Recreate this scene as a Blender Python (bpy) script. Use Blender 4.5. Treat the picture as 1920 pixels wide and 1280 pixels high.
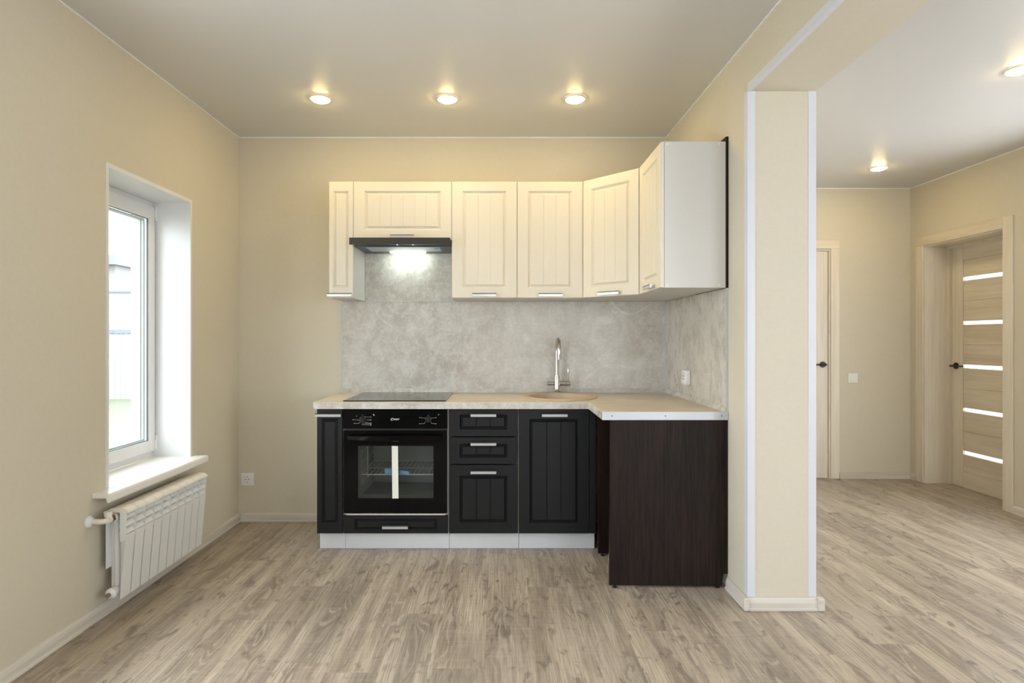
import bpy, bmesh, math, random
from mathutils import Vector, Matrix

random.seed(7)
for o in list(bpy.data.objects):
    bpy.data.objects.remove(o)
S = bpy.context.scene
COL = S.collection
PI = math.pi

# ------------------------------------------------------------------ camera, world, exposure
CAMY, CAMZ = -3.848, 1.213
cam = bpy.data.cameras.new('camera')
cam.sensor_width = 36.0
cam.lens = 1085 * 36 / 1920
cam.shift_x = 26 / 1920
cam.shift_y = -5 / 1920
cam.clip_start = 0.05
camo = bpy.data.objects.new('camera', cam)
COL.objects.link(camo)
camo.location = (0, CAMY, CAMZ)
camo.rotation_euler = (PI / 2, 0, 0)
S.camera = camo

W = bpy.data.worlds.new('sky')
S.world = W
W.use_nodes = True
bg = W.node_tree.nodes['Background']
bg.inputs[0].default_value = (0.89, 0.94, 1.0, 1)
bg.inputs[1].default_value = 3.4

S.view_settings.view_transform = 'Standard'
S.view_settings.look = 'None'
S.view_settings.gamma = 1
S.view_settings.exposure = 1.15
S.view_settings.use_curve_mapping = False

LAMP_L = 62.0            # radiance of the warm ceiling lamps
HOOD_L = 15.0            # radiance of the hood's cool strip


def daylight(name, loc, rot, sx, sy, power, color):
    l = bpy.data.lights.new(name, 'AREA')
    l.shape = 'RECTANGLE'
    l.size, l.size_y = sx, sy
    l.energy = power
    l.color = color
    o = bpy.data.objects.new(name, l)
    o.location = loc
    o.rotation_euler = rot
    COL.objects.link(o)
    return o


DAY = (0.86, 0.935, 1.0)
REAR = -6.4
XL = -1.727
# daylight entering by the windows behind the camera, some of them added as fill, and by the small left window
daylight('rear_window_daylight', (0.38, REAR - 0.22, 1.25), (PI / 2, 0, 0), 0.84, 1.3, 4.8, DAY)
daylight('added_left_fill', (XL - 0.36, -2.72, 1.30), (0, -PI / 2, 0), 1.7, 1.4, 21.5, DAY)  # added fill from the left, out of view
daylight('hall_window_daylight', (3.579 + 0.30, -0.70, 1.35), (0, PI / 2, 0), 1.6, 1.2, 7.0, DAY)
daylight('hall_rear_window_daylight', (2.5, REAR - 0.22, 1.40), (PI / 2, 0, 0), 1.7, 1.7, 4, DAY)
daylight('added_hall_fill', (3.579 + 0.30, -3.55, 1.35), (0, PI / 2, 0), 1.6, 1.3, 6.5, DAY)  # added fill through the hall to lift the left wall
po = daylight('side_window_portal', (-2.03, -0.94, 1.27), (0, -PI / 2, 0), 1.42, 0.68, 1, DAY)
po.data.cycles.is_portal = True

# ------------------------------------------------------------------ node helpers


def new_mat(name):
    m = bpy.data.materials.new(name)
    m.use_nodes = True
    nt = m.node_tree
    for n in list(nt.nodes):
        nt.nodes.remove(n)
    out = nt.nodes.new('ShaderNodeOutputMaterial')
    b = nt.nodes.new('ShaderNodeBsdfPrincipled')
    nt.links.new(b.outputs[0], out.inputs[0])
    return m, nt, b, out


class NG:
    """small helper to write node networks"""

    def __init__(s, nt):
        s.nt = nt

    def _in(s, sock, v):
        if v is None:
            return
        if isinstance(v, bpy.types.NodeSocket):
            s.nt.links.new(v, sock)
        elif isinstance(v, (tuple, list)) and len(v) == 3 and sock.type == 'RGBA':
            sock.default_value = (*v, 1)
        else:
            sock.default_value = v

    def coord(s, kind='Object'):
        return s.nt.nodes.new('ShaderNodeTexCoord').outputs[kind]

    def mapping(s, v, scale=(1, 1, 1), rot=(0, 0, 0), loc=(0, 0, 0)):
        n = s.nt.nodes.new('ShaderNodeMapping')
        s._in(n.inputs[0], v)
        n.inputs['Location'].default_value = loc
        n.inputs['Rotation'].default_value = rot
        n.inputs['Scale'].default_value = scale
        return n.outputs[0]

    def noise(s, v, scale=5, detail=3, rough=0.5, dist=0.0, out='Fac'):
        n = s.nt.nodes.new('ShaderNodeTexNoise')
        s._in(n.inputs['Vector'], v)
        n.inputs['Scale'].default_value = scale
        n.inputs['Detail'].default_value = detail
        n.inputs['Roughness'].default_value = rough
        n.inputs['Distortion'].default_value = dist
        return n.outputs[out]

    def math(s, op, a, b=None, c=None, clamp=False):
        n = s.nt.nodes.new('ShaderNodeMath')
        n.operation = op
        n.use_clamp = clamp
        s._in(n.inputs[0], a)
        s._in(n.inputs[1], b)
        s._in(n.inputs[2], c)
        return n.outputs[0]

    def sep(s, v):
        n = s.nt.nodes.new('ShaderNodeSeparateXYZ')
        s._in(n.inputs[0], v)
        return n.outputs

    def comb(s, x, y, z):
        n = s.nt.nodes.new('ShaderNodeCombineXYZ')
        s._in(n.inputs[0], x)
        s._in(n.inputs[1], y)
        s._in(n.inputs[2], z)
        return n.outputs[0]

    def white(s, v):
        n = s.nt.nodes.new('ShaderNodeTexWhiteNoise')
        n.noise_dimensions = '3D'
        s._in(n.inputs['Vector'], v)
        return n.outputs['Value']

    def ramp(s, f, stops, interp='LINEAR'):
        n = s.nt.nodes.new('ShaderNodeValToRGB')
        s._in(n.inputs[0], f)
        cr = n.color_ramp
        cr.interpolation = interp
        while len(cr.elements) < len(stops):
            cr.elements.new(0.5)
        for e, (p, c) in zip(cr.elements, stops):
            e.position = p
            if isinstance(c, (int, float)):
                c = (c, c, c)
            e.color = (*c, 1)
        return n.outputs[0]

    def mix(s, f, a, b, mode='MIX'):
        n = s.nt.nodes.new('ShaderNodeMix')
        n.data_type = 'RGBA'
        n.blend_type = mode
        n.clamp_factor = True
        s._in(n.inputs[0], f)
        s._in(n.inputs[6], a)
        s._in(n.inputs[7], b)
        return n.outputs[2]

    def bump(s, h, strength=0.3, dist=0.002):
        n = s.nt.nodes.new('ShaderNodeBump')
        n.inputs['Strength'].default_value = strength
        n.inputs['Distance'].default_value = dist
        s._in(n.inputs['Height'], h)
        return n.outputs[0]


def plain(name, col, rough=0.5, metal=0.0, noise_amt=0.03, spec=0.5, bump=0.0, bscale=300, coat=0.0):
    m, nt, b, out = new_mat(name)
    g = NG(nt)
    v = g.coord()
    n = g.noise(v, 18, 3)
    c2 = tuple(max(0, x * (1 - noise_amt * 2)) for x in col)
    g._in(b.inputs['Base Color'], g.mix(n, c2, tuple(min(1, x * (1 + noise_amt)) for x in col)))
    b.inputs['Roughness'].default_value = rough
    b.inputs['Metallic'].default_value = metal
    b.inputs['Specular IOR Level'].default_value = spec
    b.inputs['Coat Weight'].default_value = coat
    if bump:
        g._in(b.inputs['Normal'], g.bump(g.noise(v, bscale, 2), bump, 0.001))
    return m


def emission(name, col, strength):
    m = bpy.data.materials.new(name)
    m.use_nodes = True
    nt = m.node_tree
    for n in list(nt.nodes):
        nt.nodes.remove(n)
    out = nt.nodes.new('ShaderNodeOutputMaterial')
    e = nt.nodes.new('ShaderNodeEmission')
    e.inputs[0].default_value = (*col, 1)
    e.inputs[1].default_value = strength
    nt.links.new(e.outputs[0], out.inputs[0])
    return m


M = {}


def wallpaper():
    m, nt, b, out = new_mat('beige_wallpaper')
    g = NG(nt)
    v = g.coord()
    fine = g.noise(g.mapping(v, (1, 1, 1)), 260, 2, 0.6)
    emb = g.noise(v, 55, 4, 0.6, 0.8)
    big = g.noise(v, 1.6, 3)
    c = g.mix(emb, (0.612, 0.562, 0.450), (0.672, 0.620, 0.508))
    c = g.mix(g.math('MULTIPLY', big, 0.25), c, (0.60, 0.54, 0.42))
    g._in(b.inputs['Base Color'], c)
    b.inputs['Roughness'].default_value = 0.62
    b.inputs['Specular IOR Level'].default_value = 0.3
    h = g.math('ADD', g.math('MULTIPLY', fine, 0.5), emb)
    g._in(b.inputs['Normal'], g.bump(h, 0.22, 0.0012))
    return m


def ceiling_mat(name, k):
    m, nt, b, out = new_mat(name)
    g = NG(nt)
    v = g.coord()
    n = g.noise(v, 2.2, 2)
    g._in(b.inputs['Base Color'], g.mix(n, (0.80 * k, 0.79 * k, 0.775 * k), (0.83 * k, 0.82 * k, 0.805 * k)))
    b.inputs['Roughness'].default_value = 0.33
    b.inputs['Specular IOR Level'].default_value = 0.85
    g._in(b.inputs['Normal'], g.bump(g.noise(v, 420, 1), 0.02, 0.0005))
    return m


def floor_mat():
    m, nt, b, out = new_mat('grey_oak_laminate')
    g = NG(nt)
    xyz = g.sep(g.coord())
    Wd, L = 0.193, 1.29
    x = g.math('ADD', xyz[0], 0.05)
    col = g.math('FLOOR', g.math('DIVIDE', x, Wd))
    off = g.math('MULTIPLY', g.white(g.comb(col, 3.3, 1.7)), L)
    yy = g.math('ADD', xyz[1], off)
    row = g.math('FLOOR', g.math('DIVIDE', yy, L))
    rid = g.white(g.comb(col, row, 4.2))
    rid2 = g.white(g.comb(row, col, 9.1))
    zz = g.math('MULTIPLY', rid, 37.0)
    yo = g.math('ADD', xyz[1], g.math('MULTIPLY', rid2, 11.0))
    # broad figure: stretched noise whose contours make the cathedral grain
    warp = g.noise(g.comb(g.math('MULTIPLY', x, 14.0), g.math('MULTIPLY', yo, 2.6), zz), 1.0, 2, 0.5)
    bx_ = g.math('ADD', g.math('MULTIPLY', x, 8.5), g.math('MULTIPLY', warp, 0.8))
    broad = g.noise(g.comb(bx_, g.math('MULTIPLY', yo, 0.80), zz), 1.0, 2.0, 0.45, 0.25)
    rings = g.math('SINE', g.math('MULTIPLY', broad, 150.0))
    ringl = g.ramp(g.math('MULTIPLY_ADD', rings, 0.5, 0.5), [(0.0, 0.0), (0.86, 0.0), (0.985, 1.0), (1.0, 0.9)])
    ringd = g.ramp(g.math('MULTIPLY_ADD', rings, 0.5, 0.5), [(0.0, 1.0), (0.35, 0.15), (1.0, 0.0)])
    fig = g.ramp(broad, [(0.52, 0.0), (0.60, 0.55), (0.66, 0.85), (0.8, 1.0)])
    fine = g.noise(g.comb(g.math('MULTIPLY', x, 210.0), g.math('MULTIPLY', yo, 5.0), zz), 1.0, 3, 0.6)
    med = g.noise(g.comb(g.math('MULTIPLY', x, 46.0), g.math('MULTIPLY', yo, 1.8), zz), 1.0, 5, 0.70, 0.5)
    wide = g.noise(g.comb(g.math('MULTIPLY', x, 11.0), g.math('MULTIPLY', yo, 0.9), g.math('ADD', zz, 5.0)), 1.0, 3, 0.6, 0.4)
    blot = g.noise(g.comb(g.math('MULTIPLY', x, 15.0), g.math('MULTIPLY', yo, 5.5), g.math('ADD', zz, 9.0)), 1.0, 4, 0.6, 1.4)
    saw = g.noise(g.comb(g.math('MULTIPLY', x, 5.0), g.math('MULTIPLY', yo, 70.0), zz), 1.0, 2, 0.5)
    base = g.mix(g.ramp(med, [(0.30, 0.0), (0.66, 1.0)]), (0.410, 0.345, 0.272), (0.560, 0.490, 0.400))
    base = g.mix(g.ramp(wide, [(0.44, 0.0), (0.64, 0.72)]), base, (0.245, 0.197, 0.160))
    base = g.mix(g.ramp(fine, [(0.40, 0.50), (0.55, 0.0)]), base, (0.205, 0.165, 0.132))
    base = g.mix(g.math('MULTIPLY', fig, 0.62), base, (0.215, 0.172, 0.140))
    base = g.mix(g.math('MULTIPLY', g.math('MULTIPLY', ringd, fig), 0.30), base, (0.150, 0.118, 0.098))
    base = g.mix(g.ramp(blot, [(0.55, 0.0), (0.67, 0.75)]), base, (0.170, 0.135, 0.112))
    rl = g.math('MULTIPLY', g.math('MULTIPLY', ringl, fig), g.ramp(wide, [(0.35, 0.15), (0.65, 0.75)]))
    base = g.mix(rl, base, (0.60, 0.535, 0.45))
    base = g.mix(g.ramp(saw, [(0.50, 0.0), (0.75, 0.14)]), base, (0.60, 0.54, 0.45))
    tint = g.ramp(rid, [(0.0, (0.93, 0.92, 0.91)), (0.5, (1.0, 0.98, 0.96)), (1.0, (1.07, 1.05, 1.02))])
    base = g.mix(1.0, base, tint, 'MULTIPLY')
    # plank joints
    fx = g.math('ABSOLUTE', g.math('SUBTRACT', g.math('FRACT', g.math('DIVIDE', x, Wd)), 0.5))
    fy = g.math('ABSOLUTE', g.math('SUBTRACT', g.math('FRACT', g.math('DIVIDE', yy, L)), 0.5))
    jx = g.math('GREATER_THAN', fx, 0.5 - 0.0014)
    jy = g.math('GREATER_THAN', fy, 0.5 - 0.0005)
    j = g.math('MAXIMUM', jx, jy)
    base = g.mix(g.math('MULTIPLY', j, 0.30), base, (0.14, 0.11, 0.09))
    g._in(b.inputs['Base Color'], base)
    g._in(b.inputs['Roughness'], g.ramp(med, [(0.2, 0.42), (0.8, 0.33)]))
    b.inputs['Specular IOR Level'].default_value = 0.45
    h = g.math('SUBTRACT', g.math('MULTIPLY', fine, 0.6), g.math('MULTIPLY', j, 1.5))
    g._in(b.inputs['Normal'], g.bump(h, 0.12, 0.0008))
    return m


def stone(name, base, light, dark, rot=(0, 0, 0), stretch=(1, 1, 1), rough=0.22):
    m, nt, b, out = new_mat(name)
    g = NG(nt)
    v = g.mapping(g.coord(), stretch, rot)
    cloud = g.noise(v, 3.0, 8, 0.68, 0.35)
    fine = g.noise(v, 48, 6, 0.78, 0.25)
    patch = g.noise(v, 9.0, 8, 0.74, 0.3)
    c = g.mix(g.ramp(cloud, [(0.38, 0.0), (0.58, 1.0)]), dark, base)
    c = g.mix(g.ramp(patch, [(0.47, 0.0), (0.60, 0.50)]), c, light)
    c = g.mix(g.ramp(fine, [(0.38, 0.50), (0.50, 0.0)]), c, dark)
    c = g.mix(g.ramp(fine, [(0.52, 0.0), (0.64, 0.55)]), c, light)
    # thin pale veins, nearly straight and broken
    br = g.noise(v, 5.0, 3, 0.6)
    vein = None
    for sc, wd, k, r in ((0.9, 0.0028, 0.55, (0.2, 0.75, 0.4)), (1.7, 0.0035, 0.40, (0.9, 0.2, 1.3)), (1.3, 0.0030, 0.40, (0.4, -0.8, 0.1))):
        vn = g.noise(g.mapping(v, (1, 1, 1), r, (sc, 2 * sc, 0)), sc, 2.2, 0.42, 0.0)
        q = g.ramp(g.math('ABSOLUTE', g.math('SUBTRACT', vn, 0.5)), [(0.0, k), (wd, 0.0)])
        vein = q if vein is None else g.math('MAXIMUM', vein, q)
    vein = g.math('MULTIPLY', vein, g.ramp(br, [(0.40, 0.0), (0.60, 1.0)]))
    c = g.mix(vein, c, tuple(min(1.0, x * 1.10) for x in light))
    g._in(b.inputs['Base Color'], c)
    g._in(b.inputs['Roughness'], g.ramp(patch, [(0.44, rough), (0.56, rough + 0.25)]))
    g._in(b.inputs['Normal'], g.bump(fine, 0.05, 0.001))
    return m


def wood(name, ca, cb, axis='Z', scale=1.0, rough=0.45, streak=0.5, contrast=(0.35, 0.65), bump=0.08, spec=0.5):
    """grain running along axis"""
    m, nt, b, out = new_mat(name)
    g = NG(nt)
    sc = {'Z': (60, 60, 2.2), 'Y': (60, 2.2, 60), 'X': (2.2, 60, 60)}[axis]
    v = g.coord()
    gr = g.noise(g.mapping(v, tuple(k * scale for k in sc)), 1.0, 5, 0.62, 0.7)
    sc2 = {'Z': (9, 9, 0.8), 'Y': (9, 0.8, 9), 'X': (0.8, 9, 9)}[axis]
    br = g.noise(g.mapping(v, tuple(k * scale for k in sc2)), 1.0, 3, 0.5, 0.8)
    f = g.math('ADD', g.math('MULTIPLY', gr, 1 - streak), g.math('MULTIPLY', br, streak))
    g._in(b.inputs['Base Color'], g.ramp(f, [(contrast[0], ca), (contrast[1], cb)]))
    b.inputs['Roughness'].default_value = rough
    b.inputs['Specular IOR Level'].default_value = spec
    g._in(b.inputs['Normal'], g.bump(gr, bump, 0.001))
    return m


def front_film(name, col, rough, amount, spec=0.5):
    """painted film with a fine vertical grain"""
    m, nt, b, out = new_mat(name)
    g = NG(nt)
    v = g.coord()
    gr = g.noise(g.mapping(v, (190, 190, 5)), 1.0, 4, 0.65, 0.3)
    c2 = tuple(x * (1 - amount) for x in col)
    g._in(b.inputs['Base Color'], g.mix(gr, c2, col))
    b.inputs['Roughness'].default_value = rough
    b.inputs['Specular IOR Level'].default_value = spec
    g._in(b.inputs['Normal'], g.bump(gr, 0.10, 0.0008))
    return m


def thin_glass(name, tint=(1, 1, 1), ior=1.5):
    m = bpy.data.materials.new(name)
    m.use_nodes = True
    nt = m.node_tree
    for n in list(nt.nodes):
        nt.nodes.remove(n)
    out = nt.nodes.new('ShaderNodeOutputMaterial')
    t = nt.nodes.new('ShaderNodeBsdfTransparent')
    t.inputs[0].default_value = (*tint, 1)
    gl = nt.nodes.new('ShaderNodeBsdfGlossy')
    gl.inputs['Roughness'].default_value = 0.02
    fr = nt.nodes.new('ShaderNodeFresnel')
    fr.inputs[0].default_value = ior
    mx = nt.nodes.new('ShaderNodeMixShader')
    geo = nt.nodes.new('ShaderNodeNewGeometry')
    g = NG(nt)
    nt.links.new(g.math('MULTIPLY', fr.outputs[0], g.math('SUBTRACT', 1.0, geo.outputs['Backfacing'])), mx.inputs[0])
    nt.links.new(t.outputs[0], mx.inputs[1])
    nt.links.new(gl.outputs[0], mx.inputs[2])
    nt.links.new(mx.outputs[0], out.inputs[0])
    return m


def frosted(name):
    m, nt, b, out = new_mat(name)
    g = NG(nt)
    nt.nodes.remove(b)
    tr = nt.nodes.new('ShaderNodeBsdfTranslucent')
    g._in(tr.inputs[0], g.mix(g.noise(g.coord(), 200, 2), (0.93, 0.95, 0.95), (0.97, 0.98, 0.98)))
    df = nt.nodes.new('ShaderNodeBsdfDiffuse')
    df.inputs[0].default_value = (0.9, 0.9, 0.88, 1)
    mx = nt.nodes.new('ShaderNodeMixShader')
    mx.inputs[0].default_value = 0.2
    nt.links.new(tr.outputs[0], mx.inputs[1])
    nt.links.new(df.outputs[0], mx.inputs[2])
    nt.links.new(mx.outputs[0], out.inputs[0])
    return m


M['wall'] = wallpaper()
M['ceiling'] = ceiling_mat('satin_stretch_ceiling', 0.80)
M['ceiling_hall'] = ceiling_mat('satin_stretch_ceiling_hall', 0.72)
M['floor'] = floor_mat()
M['splash'] = stone('grey_stone_splash', (0.565, 0.535, 0.475), (0.70, 0.69, 0.65), (0.465, 0.43, 0.37))
M['splash_side'] = stone('grey_stone_side', (0.555, 0.52, 0.455), (0.70, 0.68, 0.62), (0.465, 0.425, 0.36),
                         stretch=(1.5, 1.5, 0.8))
M['worktop'] = stone('beige_stone_worktop', (0.67, 0.58, 0.455), (0.77, 0.69, 0.57), (0.57, 0.48, 0.365),
                     stretch=(0.7, 1.6, 1.2), rough=0.28)
M['cream'] = front_film('cream_film', (0.75, 0.695, 0.585), 0.42, 0.06)
M['black'] = front_film('black_film', (0.0092, 0.0098, 0.0112), 0.42, 0.30, 0.30)
M['carcass'] = plain('white_board', (0.63, 0.61, 0.57), 0.35, noise_amt=0.01)
M['plinth'] = plain('brushed_grey_plinth', (0.66, 0.68, 0.70), 0.34, noise_amt=0.02)
M['wenge'] = wood('dark_wenge', (0.0065, 0.0040, 0.0033), (0.029, 0.0165, 0.0125), 'Z', 2.2, 0.45, 0.25, (0.36, 0.72), spec=0.18)
M['skirting'] = wood('whitewashed_skirting', (0.50, 0.45, 0.385), (0.71, 0.665, 0.60), 'X', 0.7, 0.42, 0.6)
M['skirting_y'] = wood('whitewashed_skirting_long', (0.50, 0.45, 0.385), (0.71, 0.665, 0.60), 'Y', 0.7, 0.42, 0.6)
M['doorwood'] = wood('pale_ash_upright', (0.64, 0.57, 0.455), (0.78, 0.715, 0.60), 'Z', 0.8, 0.42, 0.45)
M['doorwood_h'] = wood('pale_ash_flat', (0.57, 0.49, 0.37), (0.74, 0.665, 0.54), 'Y', 0.8, 0.42, 0.5)
M['doorwood_x'] = wood('pale_ash_across', (0.64, 0.57, 0.455), (0.78, 0.715, 0.60), 'X', 0.8, 0.42, 0.45)
M['white'] = plain('white_pvc', (0.77, 0.77, 0.78), 0.30, noise_amt=0.01)
M['white_trim'] = plain('white_corner_trim', (0.66, 0.68, 0.73), 0.35, noise_amt=0.01)
M['ceil_trim'] = plain('white_ceiling_bead', (0.88, 0.88, 0.86), 0.35, noise_amt=0.01)
M['sillwhite'] = plain('ivory_sill', (0.86, 0.85, 0.81), 0.28, noise_amt=0.01)
M['rad'] = plain('white_enamel', (0.80, 0.81, 0.80), 0.28, noise_amt=0.01)
M['rad_cap'] = plain('ivory_enamel', (0.82, 0.78, 0.70), 0.28, noise_amt=0.01)
M['brass'] = plain('dull_brass', (0.42, 0.33, 0.22), 0.35, 1.0)
M['chrome'] = plain('chrome', (0.62, 0.60, 0.57), 0.10, 1.0, 0.01)
M['bar'] = plain('satin_chrome_bar', (0.62, 0.63, 0.64), 0.30, 0.55, 0.01)
M['bar_shade'] = plain('painted_bar_shade', (0.03, 0.03, 0.03), 0.4)  # dark line of shade along the handle lip, put into the colour
M['alu'] = plain('brushed_aluminium', (0.56, 0.58, 0.60), 0.38, 0.35, 0.02)
M['steel_dark'] = plain('dark_screw', (0.12, 0.12, 0.12), 0.4, 0.8)
M['gloss_black'] = plain('gloss_black_glass', (0.003, 0.003, 0.0035), 0.05, noise_amt=0.0, spec=0.16)
M['hob'] = plain('hob_glass', (0.012, 0.012, 0.013), 0.10, noise_amt=0.0)
M['blackplastic'] = plain('black_plastic', (0.010, 0.010, 0.011), 0.30, noise_amt=0.0)
M['hood_black'] = plain('hood_black', (0.035, 0.031, 0.026), 0.33, noise_amt=0.05)
M['hood_grey'] = plain('hood_dark_grey', (0.085, 0.085, 0.080), 0.4, noise_amt=0.05)
M['blue'] = plain('blue_film', (0.035, 0.20, 0.50), 0.4)
M['blue_tape'] = plain('blue_tape', (0.25, 0.48, 0.80), 0.5)
M['tape'] = plain('white_tape', (0.80, 0.79, 0.72), 0.55)
M['filter'] = plain('grey_filter', (0.50, 0.51, 0.49), 0.35, 0.2)
M['cavity'] = plain('grey_cavity', (0.40, 0.41, 0.40), 0.5)
M['wire'] = plain('rack_wire', (0.85, 0.83, 0.76), 0.3, 0.3)
M['print'] = plain('white_print', (0.75, 0.77, 0.78), 0.5)
M['sink'] = plain('sand_composite', (0.60, 0.47, 0.33), 0.50, noise_amt=0.10, bump=0.1, bscale=500)
M['socket'] = plain('white_plastic', (0.82, 0.81, 0.78), 0.25, noise_amt=0.01)
M['hole'] = plain('dark_hole', (0.03, 0.028, 0.025), 0.6)
M['lever'] = plain('black_lever', (0.012, 0.012, 0.012), 0.35, 0.3)
M['rubber'] = plain('black_rubber', (0.01, 0.01, 0.01), 0.6)
M['lampring'] = plain('lamp_ring', (0.80, 0.74, 0.62), 0.3)
M['lamp'] = emission('lamp_glow', (1.0, 0.74, 0.30), LAMP_L)
M['led'] = emission('hood_led', (0.88, 1.0, 0.93), HOOD_L)
M['pilot'] = emission('hood_pilot', (0.9, 1.0, 1.0), 6)
M['glass'] = thin_glass('window_glass', (0.96, 0.98, 0.97))
M['ovenglass'] = thin_glass('oven_glass', (0.80, 0.81, 0.80), ior=1.28)
M['frost'] = frosted('frosted_glass')
M['gasket'] = plain('grey_gasket', (0.10, 0.11, 0.11), 0.5)
M['spacer'] = plain('green_spacer', (0.42, 0.46, 0.42), 0.4)
M['hdf'] = wood('raw_fibreboard', (0.36, 0.29, 0.21), (0.48, 0.40, 0.30), 'Z', 1.0, 0.7, 0.4)
M['grass'] = plain('lawn', (0.155, 0.170, 0.115), 0.9, noise_amt=0.15)
M['fence'] = wood('pale_fence_boards', (0.29, 0.29, 0.29), (0.36, 0.36, 0.36), 'Z', 0.3, 0.8)
M['rail'] = plain('grey_rail', (0.16, 0.18, 0.21), 0.7)
M['eave'] = plain('grey_eave', (0.19, 0.205, 0.205), 0.7)
M['siding'] = plain('pale_siding', (0.29, 0.29, 0.29), 0.8)

# ------------------------------------------------------------------ mesh helpers


class MB:
    def __init__(s):
        s.bm = bmesh.new()

    def box(s, x0, x1, y0, y1, z0, z1, bev=0.0, seg=2, mat=None):
        if x0 > x1: x0, x1 = x1, x0
        if y0 > y1: y0, y1 = y1, y0
        if z0 > z1: z0, z1 = z1, z0
        r = bmesh.ops.create_cube(s.bm, size=1.0)
        vs = r['verts']
        for v in vs:
            v.co = Vector(((x0 + x1) / 2 + v.co.x * (x1 - x0), (y0 + y1) / 2 + v.co.y * (y1 - y0),
                           (z0 + z1) / 2 + v.co.z * (z1 - z0)))
        if mat is not None:
            for v in vs:
                v.co = mat @ v.co
        if bev > 0:
            es = {e for v in vs for e in v.link_edges}
            bmesh.ops.bevel(s.bm, geom=list(es), offset=bev, segments=seg, affect='EDGES', profile=0.5)
        return s

    def prism(s, pts, d, closed=True):
        """pts: 3D polygon, d: extrusion vector"""
        d = Vector(d)
        a = [s.bm.verts.new(Vector(p)) for p in pts]
        b = [s.bm.verts.new(Vector(p) + d) for p in pts]
        n = len(pts)
        s.bm.faces.new(a[::-1])
        s.bm.faces.new(b)
        for i in range(n):
            s.bm.faces.new((a[i], a[(i + 1) % n], b[(i + 1) % n], b[i]))
        return s

    def cyl(s, p0, p1, r0, r1=None, n=24, caps=True):
        r1 = r0 if r1 is None else r1
        return s.lathe_axis(p0, p1, [(0, r0), (1, r1)], n, caps)

    def lathe_axis(s, p0, p1, prof, n=28, caps=True):
        """prof: (t along p0->p1, radius)"""
        p0, p1 = Vector(p0), Vector(p1)
        ax = (p1 - p0)
        q = ax.normalized()
        u = q.orthogonal().normalized()
        w = q.cross(u)
        rings = []
        for t, r in prof:
            c = p0 + ax * t
            if r < 1e-6:
                rings.append([s.bm.verts.new(c)])
            else:
                rings.append([s.bm.verts.new(c + (u * math.cos(2 * PI * k / n) + w * math.sin(2 * PI * k / n)) * r)
                              for k in range(n)])
        for a, b in zip(rings, rings[1:]):
            if len(a) == 1 and len(b) == 1:
                continue
            for k in range(n):
                k2 = (k + 1) % n
                if len(a) == 1:
                    s.bm.faces.new((a[0], b[k2], b[k]))
                elif len(b) == 1:
                    s.bm.faces.new((a[k], a[k2], b[0]))
                else:
                    s.bm.faces.new((a[k], a[k2], b[k2], b[k]))
        if caps:
            if len(rings[0]) > 1: s.bm.faces.new(rings[0][::-1])
            if len(rings[-1]) > 1: s.bm.faces.new(rings[-1])
        return s

    def tube(s, pts, r, n=16, caps=True):
        pts = [Vector(p) for p in pts]
        rings = []
        prev = None
        for i, p in enumerate(pts):
            d = (pts[min(i + 1, len(pts) - 1)] - pts[max(i - 1, 0)]).normalized()
            if prev is None:
                u = d.orthogonal().normalized()
            else:
                u = (prev - d * prev.dot(d)).normalized()
            prev = u
            w = d.cross(u)
            rr = r[i] if isinstance(r, (list, tuple)) else r
            rings.append([s.bm.verts.new(p + (u * math.cos(2 * PI * k / n) + w * math.sin(2 * PI * k / n)) * rr)
                          for k in range(n)])
        for a, b in zip(rings, rings[1:]):
            for k in range(n):
                s.bm.faces.new((a[k], a[(k + 1) % n], b[(k + 1) % n], b[k]))
        if caps:
            s.bm.faces.new(rings[0][::-1])
            s.bm.faces.new(rings[-1])
        return s

    def build(s, name, mat, parent=None, base=None, smooth=None, world=False):
        """vertices are given in world space; base (or the parent's place) becomes the origin"""
        bmesh.ops.recalc_face_normals(s.bm, faces=s.bm.faces)
        if parent is not None and base is None:
            base = WORLD[parent.name]
        base = Vector(base) if base is not None else Vector((0, 0, 0))
        bmesh.ops.translate(s.bm, verts=s.bm.verts, vec=-base)
        me = bpy.data.meshes.new(name)
        s.bm.to_mesh(me)
        s.bm.free()
        me.materials.append(M[mat])
        if smooth:
            for p in me.polygons:
                p.use_smooth = True
            me.set_sharp_from_angle(angle=math.radians(smooth))
        o = bpy.data.objects.new(name, me)
        COL.objects.link(o)
        if parent is not None:
            o.parent = parent
            o.location = base - WORLD[parent.name]
        else:
            o.location = base
        WORLD[o.name] = base
        return o


WORLD = {}


def tag(o, label=None, cat=None, group=None, kind=None):
    if label: o['label'] = label
    if cat: o['category'] = cat
    if group: o['group'] = group
    if kind: o['kind'] = kind
    return o


def thing(name, loc, label=None, cat=None, group=None, kind=None):
    o = bpy.data.objects.new(name, None)
    o.empty_display_size = 0.1
    o.location = loc
    COL.objects.link(o)
    WORLD[o.name] = Vector(loc)
    return tag(o, label, cat, group, kind)


def struct(name, mb, mat, label=None, smooth=None, base=None):
    o = mb.build(name, mat, None, base, smooth)
    return tag(o, label, None, None, 'structure')


# ------------------------------------------------------------------ dimensions of the place
H = 2.553
H2 = 2.52
XL, XR, XR2 = -1.727, 1.120, 1.423      # left wall, kitchen face and hall face of the right wall
YC = -1.252                             # end face of the right wall (column)
ZL = 2.323                              # lintel underside
XH, YH = 3.579, 1.175                   # hall right wall and hall back wall
LEFT = []                               # everything on the left wall, turned a hair with it

# floor
struct('floor', MB().box(XL - 0.5, XH + 0.6, REAR - 0.2, YH + 0.3, -0.10, 0.0), 'floor')
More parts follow.
